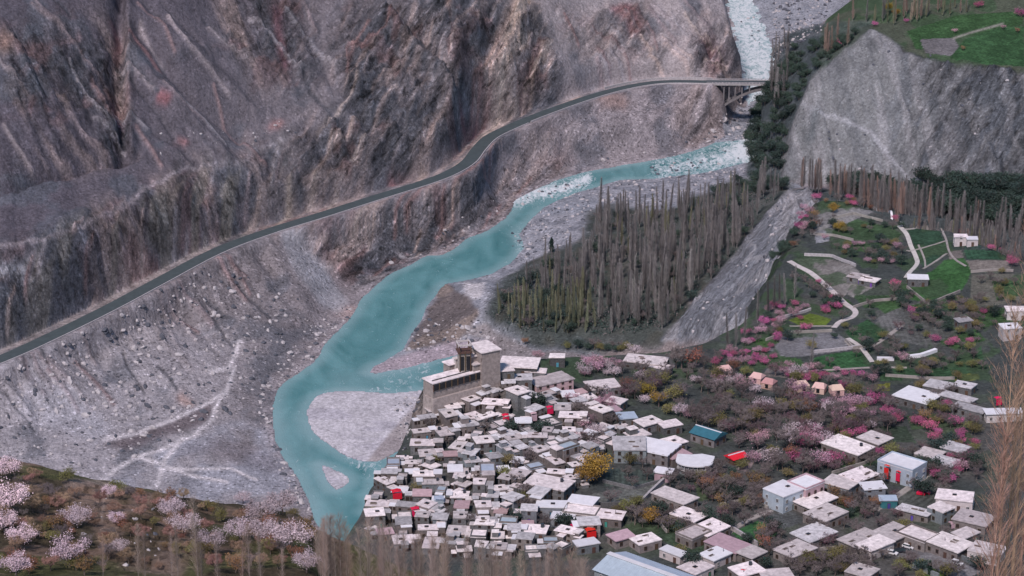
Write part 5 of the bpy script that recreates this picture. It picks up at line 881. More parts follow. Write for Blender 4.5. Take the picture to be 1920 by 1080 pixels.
for i, (u, v) in enumerate([(-1.2, 0), (1.2, 0)]):
    for z0, hh in ((8.6, 5.6),): obj('carved_window', MB().box(ta + u * c + 2.38 * k, tb + u * k - 2.38 * c, z0, 1.3, .3, hh, R(12)).mesh('carved_window', M['dark_opening']), tower)
for i in range(3): u = -2.1 + i * 2.1; obj('timber_post', MB().box(ta + u * c + 2.5 * k, tb + u * k - 2.5 * c, 7.5, .35, .35, 9.0, R(12)).mesh('timber_post', M['wood']), tower)
obj('lookout_floor', MB().box(ta, tb, 15.5, 5.6, 5.6, .35, R(12)).mesh('lookout_floor', M['wood']), tower)
for u, v in ((-2.3, -2.3), (2.3, -2.3), (2.3, 2.3), (-2.3, 2.3)): obj('lookout_post', MB().box(ta + u * c - v * k, tb + u * k + v * c, 15.85, .4, .4, 2.8, R(12)).mesh('lookout_post', M['wood']), tower)
m_ = MB()
for u, v, a1, b1 in ((0, -2.5, 5.4, .4), (0, 2.5, 5.4, .4), (-2.5, 0, .4, 4.6), (2.5, 0, .4, 4.6)): m_.box(ta + u * c - v * k, tb + u * k + v * c, 18.6, a1, b1, .55, R(12))
obj('lookout_rim', m_.mesh('lookout_rim', M['plaster']), tower)
for q, t in ((905, 668), (915, 664)): pass
wa, wb = fp(902, 651, 15.5)
for i in range(3): c2, k2 = math.cos(R(30)), math.sin(R(30)); t = -2.6 + i * 2.6; obj('window', win_mesh(), fort, (wa + t * c2 + 5.4 * k2, wb + t * k2 - 5.4 * c2, 12.5), R(30))
occ += [(FX_, FY_, 10, 22, 12, 30), (FX_ + 9, FY_ + 12, 10, 16, 14, 30)]
# --- the packed old village: houses of a few designs copied with their parts, each at its own size and turn
vpoly = [(812, 775), (850, 752), (905, 752), (950, 715), (1010, 722), (1060, 720), (1100, 735), (1150, 765), (1165, 800), (1140, 850), (1110, 870), (1090, 900), (1090, 925), (1075, 935), (1075, 970), (1120, 985), (1100, 1008), (1085, 1020), (1060, 1045), (900, 1045), (760, 1035), (700, 1000), (692, 960), (702, 915), (735, 880), (760, 850), (775, 815), (795, 790)]
protos = []; pg = random.Random(21)
for i in range(26):
    st = ['skylight', 'parapet', 'hut', 'junk', 'plain', 'skylight', 'plain', 'tank'][i % 8]; rf = ['mud_roof', 'mud_roof', 'grey_roof', 'mud_roof', 'white_roof', 'mud_roof', 'grey_roof', 'mud_roof', 'mud_roof', 'blue_metal', 'mud_roof', 'mud_roof', 'mauve_roof', 'mud_roof', 'grey_roof', 'mud_roof'][i % 16]
    w_, d_, h_ = pg.uniform(4.6, 9.0), pg.uniform(4.2, 6.6), pg.choice([2.6, 2.9, 3.2, 3.6, 5.0, 5.6]); wg = []
    for q_ in range(pg.choice([1, 1, 2])): s_ = pg.choice([-1, 1]); ww, wd2 = pg.uniform(2.2, 3.8), pg.uniform(2.4, 4.4); wg.append((s_ * (w_ / 2 + ww / 2 - .3) if q_ == 0 else pg.uniform(-1.5, 1.5), pg.uniform(-1, 1) if q_ == 0 else -(d_ / 2 + wd2 / 2 - .4), ww, wd2, h_ + pg.choice([-1.2, -.7, -.4, .7]) , pg.choice(['mud_roof', 'grey_roof', 'mud_roof', 'white_roof'])))
    ls = (pg.uniform(2, 3.4), pg.uniform(2.5, 4)) if i % 5 == 3 else None
    o = house(w_, d_, h_, pg.choice(['stone_wall', 'stone_wall', 'mud_wall', 'grey_block', 'mud_wall']), rf, st, pg, 'stone_house', lshape=ls, wings=wg); kids = list(o.children)
    lk = {'mud_roof': 'pale', 'grey_roof': 'grey', 'white_roof': 'white', 'blue_metal': 'bluish', 'mauve_roof': 'pink'}[rf] + ' roof' + {'skylight': ' with dark skylight', 'parapet': ' with raised rim', 'hut': ' with upper room', 'junk': ' with firewood', 'plain': '', 'tank': ' with water tank'}[st]
    protos.append([o, kids, w_ + 1.2, d_ + 1.0, h_, lk, 0])
def tree_dup(root, loc, rz_, sc):
    r = root.copy(); C.objects.link(r); r.location = loc; r.rotation_euler = (0, 0, rz_); r.scale = sc
    for ch in root.children:
        c = ch.copy(); C.objects.link(c); c.parent = r
        for g2 in ch.children:
            d = g2.copy(); C.objects.link(d); d.parent = c
    return r
vw = [G(*q)[:2] for q in vpoly]; xs_ = [q[0] for q in vw]; ys2 = [q[1] for q in vw]; spots = []
def hits(x, y, w_, d_, rot, pad=.3):
    """rotated rectangle overlap against everything already placed"""
    def corners(x, y, w_, d_, r): c, k = math.cos(R(r)), math.sin(R(r)); return [(x + a * c - b * k, y + a * k + b * c) for a, b in ((-w_ / 2, -d_ / 2), (w_ / 2, -d_ / 2), (w_ / 2, d_ / 2), (-w_ / 2, d_ / 2))]
    A_ = corners(x, y, w_ + pad, d_ + pad, rot)
    for ox, oy, orr, ow, od, orot in occ:
        if (ox - x) ** 2 + (oy - y) ** 2 > (math.hypot(w_, d_) / 2 + math.hypot(ow, od) / 2 + pad) ** 2: continue
        B_ = corners(ox, oy, ow, od, orot); sep = False
        for r in (rot, orot):
            for c, k in ((math.cos(R(r)), math.sin(R(r))), (-math.sin(R(r)), math.cos(R(r)))):
                pa = [p[0] * c + p[1] * k for p in A_]; pb = [p[0] * c + p[1] * k for p in B_]
                if max(pa) < min(pb) or max(pb) < min(pa): sep = True
        if not sep: return True
    return False
tries = 0
while len(spots) < 214 and tries < 14000:
    tries += 1; x, y = pg.uniform(min(xs_), max(xs_)), pg.uniform(min(ys2), max(ys2))
    if not inpoly(np.array([x]), np.array([y]), vw)[0]: continue
    z = float(zt(x, y))
    if z < 98: continue
    pr = pg.choice(protos); base = 18 + 22 * math.sin(x / 31 + y / 47); rot = base + pg.uniform(-9, 9) + pg.choice([0, 0, 0, 90]) - (38 if pg.random() < .3 else 0); s = pg.uniform(.8, 1.08) if tries < 3000 else pg.uniform(.6, .85)
    if hits(x, y, pr[2] * s, pr[3] * s, rot, -.15): continue
    occ.append((x, y, 4, pr[2] * s, pr[3] * s, rot)); spots.append(1)
    sz = s * pg.uniform(.85, 1.15); sc = (s, s, sz)
    if pr[6] == 0: o = pr[0]; o.location = (x, y, z); o.rotation_euler = (0, 0, R(rot)); o.scale = sc; pr[6] = 1
    else: o = tree_dup(pr[0], (x, y, z), R(rot), sc)
    o['look'] = pr[5]; o['category'] = 'house'; o['group'] = 'packed stone houses of the old village'; houses.append(o)
name_rows([o for o in houses], 'stone house, {look}, {k} from left in {row} village row below fort', 9)
print('VILLAGE', len(spots), tries)
# --- cloths, tarpaulins and tents
def cloth(px, py, w_, d_, mat, label, h_=3.4, rot=20, name='tarpaulin', cat='tarpaulin'):
    x, y, z = ground_under(px, py, h_); g = random.Random(int(px)); n = 7; m = MB(); vs = [((i / n - .5) * w_, (j / n - .5) * d_, h_ + .25 * math.sin(i * 1.3 + j) * .6 - .5 * abs(i / n - .5) * 2 * abs(j / n - .5) * 2) for j in range(n + 1) for i in range(n + 1)]
    m.add(vs, [(j * (n + 1) + i, j * (n + 1) + i + 1, (j + 1) * (n + 1) + i + 1, (j + 1) * (n + 1) + i) for j in range(n) for i in range(n)]); t = thing(name, label, cat, (x, y, z), R(rot)); q = obj('sheet', m.mesh('sheet', M[mat], smooth=True), t)
    for a in (-1, 1):
        for b in (-1, 1): obj('pole', MB().tube((a * w_ * .46, b * d_ * .46, -.5), (a * w_ * .46, b * d_ * .46, h_ - .3), .07, .06, 6).mesh('pole', M['wood']), t)
    sd_ = MB().box(0, -d_ / 2 - .05, h_ * .25, w_ * .96, .06, h_ * .6); obj('side_sheet', sd_.mesh('side_sheet', M[mat]), t)
cloth(947, 777, 2.6, 2.2, 'red_cloth', 'bright red cloth hung on poles near the top of the old village', 4.6); cloth(1030, 762, 2.6, 2.0, 'red_cloth', 'crimson cloth at the corner of a dark house in the upper village', 3.8); cloth(743, 919, 3.6, 3.0, 'red_cloth', 'crimson tent roof on the leftmost house above the river', 4.2, name='tent', cat='tent'); cloth(778, 952, 3.0, 2.4, 'red_cloth', 'small red and pink sheet right of the crimson tent roof', 4.0)
cloth(1105, 990, 3.6, 4.0, 'red_cloth', 'dark pink sheet with a white hem below the plain white roof', 4.0); cloth(1078, 984, 2.8, 2.6, 'red_cloth', 'light red sheet left of the dark pink sheet', 4.0); cloth(962, 985, 2.0, 1.6, 'red_cloth', 'tiny red sheet deep in the lower village', 3.8); cloth(1000, 774, 2.4, 1.8, 'mauve_roof', 'washed out pink sheet on the roof left of the crimson cloth', 4.2); cloth(905, 877, 2.2, 1.8, 'mauve_roof', 'pale pink sheet on a roof in the middle of the village', 4.2)
cloth(1662, 872, 2.0, 1.0, 'red_cloth', 'red cloth lying over the front of the white roofed house', 7.0, -40); cloth(1684, 883, 1.8, 0.9, 'red_cloth', 'orange red cloth by the right corner of the white roofed house', 5.2, -40); cloth(1727, 922, 3.2, 2.0, 'red_cloth', 'red cloth spread on the open ground beside the straight lane', 1.2, -20); cloth(1317, 1063, 2.4, 1.6, 'red_cloth', 'red cloth beside the pale roof right of the shed', 3.4); cloth(1393, 1068, 2.4, 1.6, 'red_cloth', 'dull red cloth by the roof with a tank at the bottom', 3.6)
cloth(823, 932, 3.6, 3.6, 'blue_metal', 'pale blue tent among the dark lower village lanes', 4.0, 0, 'tent', 'tent'); cloth(1788, 978, 3.4, 2.4, 'mauve_roof', 'magenta sheet beside the small square block house', 2.6); cloth(1870, 745, 2.6, 2.2, 'red_cloth', 'red cloth behind the branches of the right hand poplar', 4.0)
for px, py, rt, lb in [(1358, 692, 20, 'peach coloured tent, leftmost of the row behind the orchard'), (1420, 706, -30, 'peach coloured tent, second from left behind the orchard'), (1442, 716, -30, 'dull orange tent touching the second tent of the row'), (1502, 720, 20, 'peach coloured tent in the middle of the orchard row'), (1536, 724, -20, 'peach coloured tent with a grey side in the orchard row'), (1568, 728, 10, 'small peach tent, rightmost of the orchard row')]:
    x, y, z = ground_under(px, py, 2.6); t = thing('ridge_tent', lb, 'tent', (x, y, z), R(rt), 'peach tents behind the orchard', 1.1); occ.append((x, y, 5, 9, 9, rt)); t.location.z += .6; mt = noisy('tent_canvas_' + str(px), (.62, .44, .38) if px != 1442 else (.46, .29, .25), .1, 1, .8, .1, 0)
    obj('roof', MB().add([(-2.4, -2.4, 1.8), (2.4, -2.4, 1.8), (2.4, 2.4, 1.8), (-2.4, 2.4, 1.8), (-1.6, 0, 3.3), (1.6, 0, 3.3)], [(0, 1, 5, 4), (2, 3, 4, 5), (0, 4, 3), (1, 2, 5)]).mesh('roof', mt), t); obj('wall', MB().box(0, 0, -.4, 4.5, 4.5, 2.2).mesh('wall', mt), t); obj('doorway', MB().box(0, -2.27, .0, 1.2, .1, 1.6).mesh('doorway', M['dark_opening']), t)
# --- parked cars
def car(px, py, rot, mat, label):
    x, y, z = G(px, py); t = thing('parked_car', label, 'car', (x, y, z + .02), R(rot), 'cars parked on the village lane'); m = MB()
    prof = [(-2.1, .35), (2.1, .35), (2.15, .75), (1.2, .95), (-2.1, .98)]; m.v = [(a, s * .82, b) for s in (-1, 1) for a, b in prof]; m.f = [(0, 1, 2, 3, 4), (9, 8, 7, 6, 5)] + [(i, (i + 1) % 5 + 5 * 0, (i + 1) % 5 + 5, i + 5)[::-1] for i in range(5)]; m.m = [0] * 7
    bd = obj('body', m.mesh('body', M[mat]), t); obj('cabin', MB().add([(-1.9, -.76, .97), (1.15, -.76, .94), (1.15, .76, .94), (-1.9, .76, .97), (-1.6, -.62, 1.45), (.5, -.62, 1.45), (.5, .62, 1.45), (-1.6, .62, 1.45)], [(0, 1, 5, 4), (1, 2, 6, 5), (2, 3, 7, 6), (3, 0, 4, 7)]).mesh('cabin', M['glass']), t); obj('roof', MB().box(-.55, 0, 1.45, 2.15, 1.28, .05).mesh('roof', M[mat]), t)
    for a in (-1.35, 1.35):
        for s in (-1, 1): obj('wheel', MB().tube((a, s * .84, .33), (a, s * .66, .33), .33, .33, 12, 0, True).mesh('wheel', M['rubber']), t)
    for s in (-1, 1): obj('headlight', MB().box(2.1, s * .6, .6, .08, .3, .16).mesh('headlight', M['frame_white']), t)
for q in [(1672, 1040, -30, 'car_white', 'white car, leftmost of the cars parked below the courtyard block'), (1686, 1036, 20, 'car_dark', 'dark car between the two left hand white cars in the lane'), (1703, 1028, -35, 'car_white', 'white car, third from left in the village lane'), (1716, 1024, -35, 'car_white', 'white car nearest the wall at the right of the parked group'), (1698, 1037, -35, 'car_dark', 'dark car in front of the middle white car'), (1794, 1058, -40, 'car_white', 'white car alone near the small black cypress at the bottom'), (1640, 1042, 60, 'car_white', 'small white car at the left end of the lane by the trees'), (1733, 927, -20, 'car_red', 'red car on the open ground beside the straight lane')]: car(*q)
LATER = []
# ------------------------------------------------------------------ trees
tg = random.Random(99)
def limbs(g, H, spread, n=7, levels=2, r0=.22, up=.5, trunk=.3):
    """trunk and limb skeleton: returns limb segments and the tips"""
    segs = []; tips = []
    def grow(p, d, L, r, lv):
        q = p + d * L * .5; d2 = (d + Vector((g.gauss(0, .15), g.gauss(0, .15), .05))).normalized(); e = q + d2 * L * .5; segs.append((p, q, r, r * .75)); segs.append((q, e, r * .75, r * .45)); tips.append(e)
        if lv > 0:
            for _ in range(3):
                a = g.random() * 6.28; v = (d2 + Vector((math.cos(a), math.sin(a), .15)) * g.uniform(.6, 1.0)).normalized(); s = q if g.random() < .35 else e; grow(s, v, L * g.uniform(.5, .72), r * .45, lv - 1)
    base = Vector((0, 0, -.6)); top = Vector((g.gauss(0, .12), g.gauss(0, .12), H * trunk)); segs.append((base, top, r0, r0 * .8))
    for i in range(n):
        a = 6.28 * i / n + g.uniform(-.4, .4); v = Vector((math.cos(a) * spread, math.sin(a) * spread, up + g.uniform(-.1, .5))).normalized(); grow(top, v, H * g.uniform(.28, .42), r0 * .55, levels)
    return segs, tips
def round_tree(seed, H=6.5, spread=.9, leaf=.22, nleaf=900, twig=220, lmat='blossom_pink', tmat='twigs', clump=.75, up=.5):
    g = random.Random(seed); segs, tips = limbs(g, H, spread, up=up); m = MB()
    for a, b, r0, r1 in segs: m.tube(a, b, max(r0, .035), max(r1, .025), 5)
    tr = m.mesh('trunk', M['bark']); m = MB()
    for _ in range(twig): p = g.choice(tips); d = Vector((g.gauss(0, 1), g.gauss(0, 1), g.gauss(.5, .8))).normalized(); m.stick(p - d * .2, p + d * g.uniform(.5, 1.3), .035, 1)
    for _ in range(nleaf): p = g.choice(tips); q = p + Vector((g.gauss(0, clump), g.gauss(0, clump), g.gauss(0, clump * .75))); m.leaf(q, leaf * g.uniform(.6, 1.3), g, 0)
    return tr, m.mesh('crown', M[lmat], M[tmat])
def poplar(seed, H=24, n=170, wd=.11, mat='poplar_twigs', tm='poplar_bark', fine=0, tk=1.0, wide=1.0, t0=.14):
    g = random.Random(seed); m = MB(); bend = Vector((g.gauss(0, .3), g.gauss(0, .3), 0)); N = 8; P_ = [Vector((bend.x * (i / N) ** 2, bend.y * (i / N) ** 2, H * i / N - (.8 if i == 0 else 0))) for i in range(N + 1)]
    for i in range(N): m.tube(P_[i], P_[i + 1], (H * .0085 * (1 - i / N * .97) + .01) * tk, (H * .0085 * (1 - (i + 1) / N * .97) + .01) * tk, 6)
    tr = m.mesh('trunk', M[tm]); m = MB()
    for _ in range(n):
        t = g.uniform(t0, .97); k_ = t * N; i = min(int(k_), N - 1); p = P_[i].lerp(P_[i + 1], k_ - i); a = g.random() * 6.28; sp = g.uniform(.08, .34) * wide; L = g.uniform(.09, .2) * H * (1.12 - t) ** .6
        d = Vector((math.cos(a) * sp, math.sin(a) * sp, 1)).normalized(); e = p + d * L; m.stick(p, e, wd * g.uniform(.6, 1.1))
        for _ in range(fine):
            s = p.lerp(e, g.uniform(.2, .95)); d2 = (d + Vector((g.gauss(0, .28), g.gauss(0, .28), 0))).normalized(); f = s + d2 * g.uniform(.4, 1.5); m.stick(s, f, wd * .5)
            if fine > 3: s2 = s.lerp(f, g.uniform(.3, .8)); d3 = (d2 + Vector((g.gauss(0, .4), g.gauss(0, .4), .1))).normalized(); m.stick(s2, s2 + d3 * g.uniform(.2, .7), wd * .35)
    return tr, m.mesh('crown', M[mat])
def cypress(seed, H, rad, mat='evergreen', leaf=.35, n=900):
    g = random.Random(seed); m = MB()
    for _ in range(n):
        t = g.random() ** .8; a = g.random() * 6.28; r = rad * (math.sin(math.pi * min(1, t * .85 + .15)) ** .7) * (g.random() ** .4) * (.8 + .3 * math.sin(a * 3 + t * 9)); m.leaf((math.cos(a) * r, math.sin(a) * r, H * (.06 + .94 * t)), leaf * g.uniform(.6, 1.2), g)
    return MB().tube((0, 0, -.6), (0, 0, H * .7), .22, .05, 6).mesh('trunk', M['bark']), m.mesh('crown', M[mat])
T = {}
T['pink'] = [round_tree(s, 6.5, .95, .20, 1000, 220, 'blossom_pink') for s in (1, 2, 3)]; T['magenta'] = [round_tree(s, 5.5, .95, .22, 900, 160, 'blossom_magenta') for s in (4, 5)]
T['white'] = [round_tree(s, 6.5, 1.0, .20, 1000, 220, 'blossom_white') for s in (6, 7, 8)]; T['bare'] = [round_tree(s, 7.5, .75, .13, 200, 1500, 'twigs', clump=.9, up=.8) for s in (9, 10, 11)]
T['yellow'] = [round_tree(s, 8.5, .8, .26, 1900, 250, 'leaf_yellow', clump=.9, up=.7) for s in (12, 13)]; T['olive'] = [round_tree(s, 6.0, .9, .24, 1100, 300, 'leaf_olive', clump=.8) for s in (14, 15)]
T['rust'] = [round_tree(s, 6.5, .85, .22, 900, 400, 'leaf_rust', clump=.85) for s in (16,)]; T['dark'] = [round_tree(s, 7.5, .85, .36, 1100, 150, 'leaf_dark', clump=1.0, up=.8) for s in (17, 18, 19)]
T['poplar'] = [poplar(s, 24, 600, .085, tk=.5, wide=2.7, t0=.08) for s in (20, 21, 22, 23)]; T['poplar_warm'] = [poplar(s, 22, 600, .085, 'poplar_warm', tk=.5, wide=2.7, t0=.08) for s in (24, 25)]; T['poplar_green'] = [poplar(s, 20, 460, .13, 'poplar_green', tk=.5, wide=2.0, t0=.06) for s in (26, 27)]
T['purple'] = [round_tree(s, 6.5, .95, .16, 700, 700, 'purple_buds', 'twigs') for s in (71, 72)]; T['near_poplar'] = [poplar(s, 17, 240, .015, ('poplar_near', 'poplar_near', 'poplar_warm')[s % 3], fine=5, tk=.35, wide=3.0, t0=.15) for s in (28, 29, 30, 31)]
T['near_pink'] = [round_tree(s, 6.5, 1.0, .12, 3200, 300, 'near_blossom', clump=.5) for s in (61, 62)]; T['near_white'] = [round_tree(s, 6.5, 1.0, .12, 3200, 300, 'blossom_white', clump=.6) for s in (63, 64)]; T['scrub'] = [round_tree(s, 6.5, 1.1, .09, 500, 2200, 'leaf_rust', 'twigs_warm', clump=.9, up=.9) for s in (65, 66)]
NAMES = dict(pink='blossom_tree', magenta='blossom_tree', white='blossom_tree', bare='bare_tree', yellow='willow_tree', olive='olive_green_tree', rust='rust_leaved_tree', dark='dark_leaved_tree', poplar='poplar_tree', poplar_warm='poplar_tree', poplar_green='poplar_tree', near_poplar='poplar_tree', purple='purple_budded_tree', near_pink='blossom_tree', near_white='blossom_tree', scrub='bare_shrub')
def tree(kind, loc, sc, label=None, group=None, tilt=0, szz=None):
    tr, cr = tg.choice(T[kind]); o = obj(NAMES[kind], None, None, loc, tg.random() * 6.28, (sc, sc, szz or sc)); obj('trunk', tr, o); obj('crown', cr, o); o['category'] = 'tree'; o.rotation_euler.x = tg.gauss(0, .03 + tilt); o.rotation_euler.y = tg.gauss(0, .03 + tilt)
    if label: o['label'] = label
    if group: o['group'] = group
    return o
def free(x, y, r=1.5):
    for ox, oy, orr, ow, od, rot in occ:
        dx, dy = x - ox, y - oy
        if dx * dx + dy * dy > (ow + od) ** 2: continue
        c, k = math.cos(R(-rot)), math.sin(R(-rot)); a, b = dx * c - dy * k, dx * k + dy * c
        if abs(a) < ow / 2 + r and abs(b) < od / 2 + r: return False
    return True
def region(poly, n, dist, gate=lambda x, y, z: True, tries=30, r=None):
    """points on the ground inside a photo outline, kept apart"""
    out = []; xs_ = [q[0] for q in poly]; ys2 = [q[1] for q in poly]; t = 0
    while len(out) < n and t < n * tries:
        t += 1; a, b = tg.uniform(min(xs_), max(xs_)), tg.uniform(min(ys2), max(ys2))
        if not inpoly(np.array([a]), np.array([b]), poly)[0]: continue
        x, y, z = G(a, b)
        if not gate(x, y, z) or any((x - q[0]) ** 2 + (y - q[1]) ** 2 < dist * dist for q in out): continue
        if r is not None and not free(x, y, r): continue
        out.append((x, y, z))
    return out
# riverside grove of bare poplars
grove = [(925, 590), (960, 545), (1000, 505), (1035, 495), (1100, 470), (1120, 410), (1180, 398), (1260, 395), (1330, 375), (1400, 360), (1462, 362), (1420, 420), (1372, 480), (1305, 560), (1255, 618), (1150, 628), (1060, 628), (985, 625)]
gr_ = []
for x, y, z in region(grove, 430, 2.1, lambda x, y, z: z < 60):
    px, py = proj(x, y, z); g_ = px < 1120 and py > 560; k_ = 'poplar_green' if (g_ or tg.random() < .08) else 'poplar'; s = tg.uniform(.45, 1.12) * (1 if px > 1090 else .72 if not g_ else .85)
    gr_.append(tree(k_, (x, y, z), s, None, 'poplars of the riverside grove')); gr_[-1]['look'] = 'greenish' if k_ == 'poplar_green' else ('short' if s < .75 else 'tall' if s > 1 else 'slim')
keep = sorted(gr_, key=lambda o: o.location.y)[:130]; rest = [o for o in gr_ if o not in keep]
def merge(objs, name, label, cat):
    """far trees past the first few hundred: one mass of trunks and crowns"""
    me = bpy.data.meshes.new(name); V, F, MI, mats = [], [], [], []; off = 0; cache = {}
    for o in objs:
        mw = Matrix.Translation(o.location) @ o.rotation_euler.to_matrix().to_4x4() @ Matrix.Diagonal((*o.scale, 1)); A_ = np.array(mw)
        for ch in o.children:
            d = ch.data
            if d.name not in cache:
                v = np.empty(len(d.vertices) * 3); d.vertices.foreach_get('co', v); f = [tuple(p.vertices) for p in d.polygons]; mi = [p.material_index for p in d.polygons]; cache[d.name] = (v.reshape(-1, 3), f, mi)
            v, f, mi = cache[d.name]; v = v @ A_[:3, :3].T + A_[:3, 3]; V.append(v); F += [tuple(i + off for i in q) for q in f]; off += len(v); ids = []
            for mt in d.materials:
                if mt not in mats: mats.append(mt)
                ids.append(mats.index(mt))
            MI += [ids[i] for i in mi]
    me.from_pydata(np.vstack(V).tolist(), [], F)
    for mt in mats: me.materials.append(mt)
    me.polygons.foreach_set('material_index', MI); me.update()
    for o in objs:
        for ch in list(o.children): bpy.data.objects.remove(ch)
        bpy.data.objects.remove(o)
    return tag(obj(name, me), label, cat, kind='stuff')
LATER.append((keep, '{look} bare poplar, {k} from left in {row} rank of the riverside grove', 9))
# poplars in the valley behind the terraces, and on the slope and terrace by the cliff
back = []
gate = lambda x, y, z: y > 1290 and z < 30
def backrow(n, Y0, Y1, p0, p1, kinds, s0, s1, lst):
    for i in range(n):
        px = tg.uniform(p0, p1); Y = tg.uniform(Y0, Y1) - max(0, px - 1500) * .19; x = Hh(px, Y, 18)[0]; z = float(zt(x, Y)); lst.append(tree(tg.choice(kinds), (x, Y, z), tg.uniform(s0, s1)))
backrow(60, 1470, 1500, 1500, 1700, ['poplar_warm', 'poplar', 'poplar'], .75, .95, back); backrow(120, 1420, 1490, 1640, 1925, ['poplar', 'poplar', 'poplar', 'poplar', 'poplar_warm'], .6, .95, back); backrow(110, 1320, 1440, 1700, 1930, ['poplar', 'poplar', 'poplar_green'], .75, 1.0, back)
for o in back: o['group'] = 'poplars in the gully behind the terraces'
bk = sorted(back, key=lambda o: o.location.y); far = bk[22:]; bk = bk[:22]
for o in bk: o['look'] = 'bare'
LATER.append((bk, 'bare grey poplar, {k} from left in {row} rank under the grey cliff', 12))
FAR = rest + far
if False: merge(rest + far, 'poplar_wood', 'mass of bare poplars filling the back of the grove and the gully', 'wood')
sl_ = []
for x, y, z in region([(1442, 140), (1450, 90), (1478, 90), (1480, 150), (1465, 200), (1450, 210)], 22, 2.6): sl_.append(tree('poplar', (x, y, z), tg.uniform(.6, .85)))
for x, y, z in region([(1535, 110), (1555, 85), (1590, 72), (1590, 88), (1550, 110)], 7, 3): sl_.append(tree('poplar_warm', (x, y, z), tg.uniform(.7, .95)))
for x, y, z in region([(1590, 40), (1700, 25), (1820, 10), (1820, 24), (1720, 42), (1640, 52)], 34, 3.5): sl_.append(tree(tg.choice(['poplar', 'poplar_green', 'poplar_warm']), (x, y, z), tg.uniform(.55, .85)))
sl_.sort(key=lambda o: o.location.y); FAR += sl_[26:]; sl_ = sl_[:26]; merge(FAR, 'poplar_wood', 'mass of bare poplars filling the back of the grove, the gully and the far slope', 'wood')
for o in sl_: o['group'] = 'poplars above and beside the grey cliff'
LATER.append((sl_, 'bare poplar, {k} from left in {row} rank beside the cliff top', 16))
ds = []
for poly, n, dd_, s0, s1 in [([(1398, 265), (1415, 205), (1440, 165), (1470, 170), (1488, 215), (1470, 280), (1468, 330), (1402, 330)], 70, 2.8, .6, 1.0), ([(1445, 160), (1480, 95), (1560, 75), (1620, 60), (1570, 100), (1520, 145), (1490, 210)], 50, 3, .5, .8), ([(1400, 330), (1470, 345), (1520, 350), (1420, 365), (1340, 368)], 22, 3.5, .6, .9), ([(1560, 345), (1650, 355), (1750, 378), (1850, 385), (1930, 400), (1930, 440), (1850, 425), (1700, 385), (1560, 358)], 110, 2.7, .8, 1.5), ([(1720, 345), (1920, 350), (1920, 410), (1800, 390)], 44, 4, .8, 1.3),
                         ([(1490, 440), (1505, 425), (1480, 470), (1450, 500), (1440, 490)], 12, 2.5, .35, .6)]:
    for x, y, z in region(poly, n, dd_): ds.append(tree('dark', (x, y, z), tg.uniform(s0, s1), None, 'dark leaved trees round the cliff'))
LATER.append((ds, 'dark leaved tree, {k} from left in {row} rank around the grey cliff', 13))
for x, y, z in region(grove, 70, 3.2): o = tree(tg.choice(['dark', 'dark', 'bare']), (x, y, z), tg.uniform(.5, .95), None, 'round trees among the grove poplars'); o['look'] = 'round'; ds2 = globals().setdefault('GRT', []); ds2.append(o)
LATER.append((GRT, '{look} dark tree among the poplars, {k} from left in {row} rank of the grove', 11))
# undergrowth of the grove: nobody could count it
m_ = MB(); g = random.Random(8)
for x, y, z in region(grove, 520, 1.2, tries=4):
    r = g.uniform(.9, 2.2)
    for _ in range(34): m_.leaf((x + g.gauss(0, r), y + g.gauss(0, r), z + abs(g.gauss(0, r * .7))), g.uniform(.2, .6), g, 0 if g.random() < .85 else 1)
tag(obj('undergrowth', m_.mesh('undergrowth', M['leaf_dark'], M['twigs'])), 'dark scrub covering the floor of the poplar grove', 'undergrowth', kind='stuff')
# orchard between the village and the terraces
orch = [(1150, 700), (1270, 700), (1330, 690), (1500, 710), (1640, 735), (1690, 770), (1720, 800), (1660, 810), (1560, 815), (1540, 850), (1600, 870), (1560, 890), (1450, 890), (1400, 880), (1390, 845), (1350, 815), (1290, 790), (1220, 775), (1160, 745)]
oc = []; LK = dict(pink='pink blossoming', magenta='magenta blossoming', white='whitish blossoming', bare='bare brown', yellow='yellow leaved', olive='olive green', rust='rust coloured', dark='dark leaved', purple='dark purple')
for x, y, z in region(orch, 200, 2.2, r=.6):
    px, py = proj(x, y, z); w_ = ['bare'] * 15 + ['pink'] * 1 + ['white'] * 2 + ['purple'] * 2 + ['olive'] * 2 + ['olive', 'rust'] + (['magenta'] * 5 + ['pink'] * 2 + ['purple'] * 5 if px > 1480 else []) + (['yellow', 'olive', 'rust'] if px < 1300 and py < 800 else []); k_ = tg.choice(w_); o = tree(k_, (x, y, z), tg.uniform(.6, 1.05), None, 'trees of the orchard'); o['look'] = LK[k_]; oc.append(o)
LATER.append((oc, '{look} tree, {k} from left in {row} row of the big orchard', 11))
gd = []
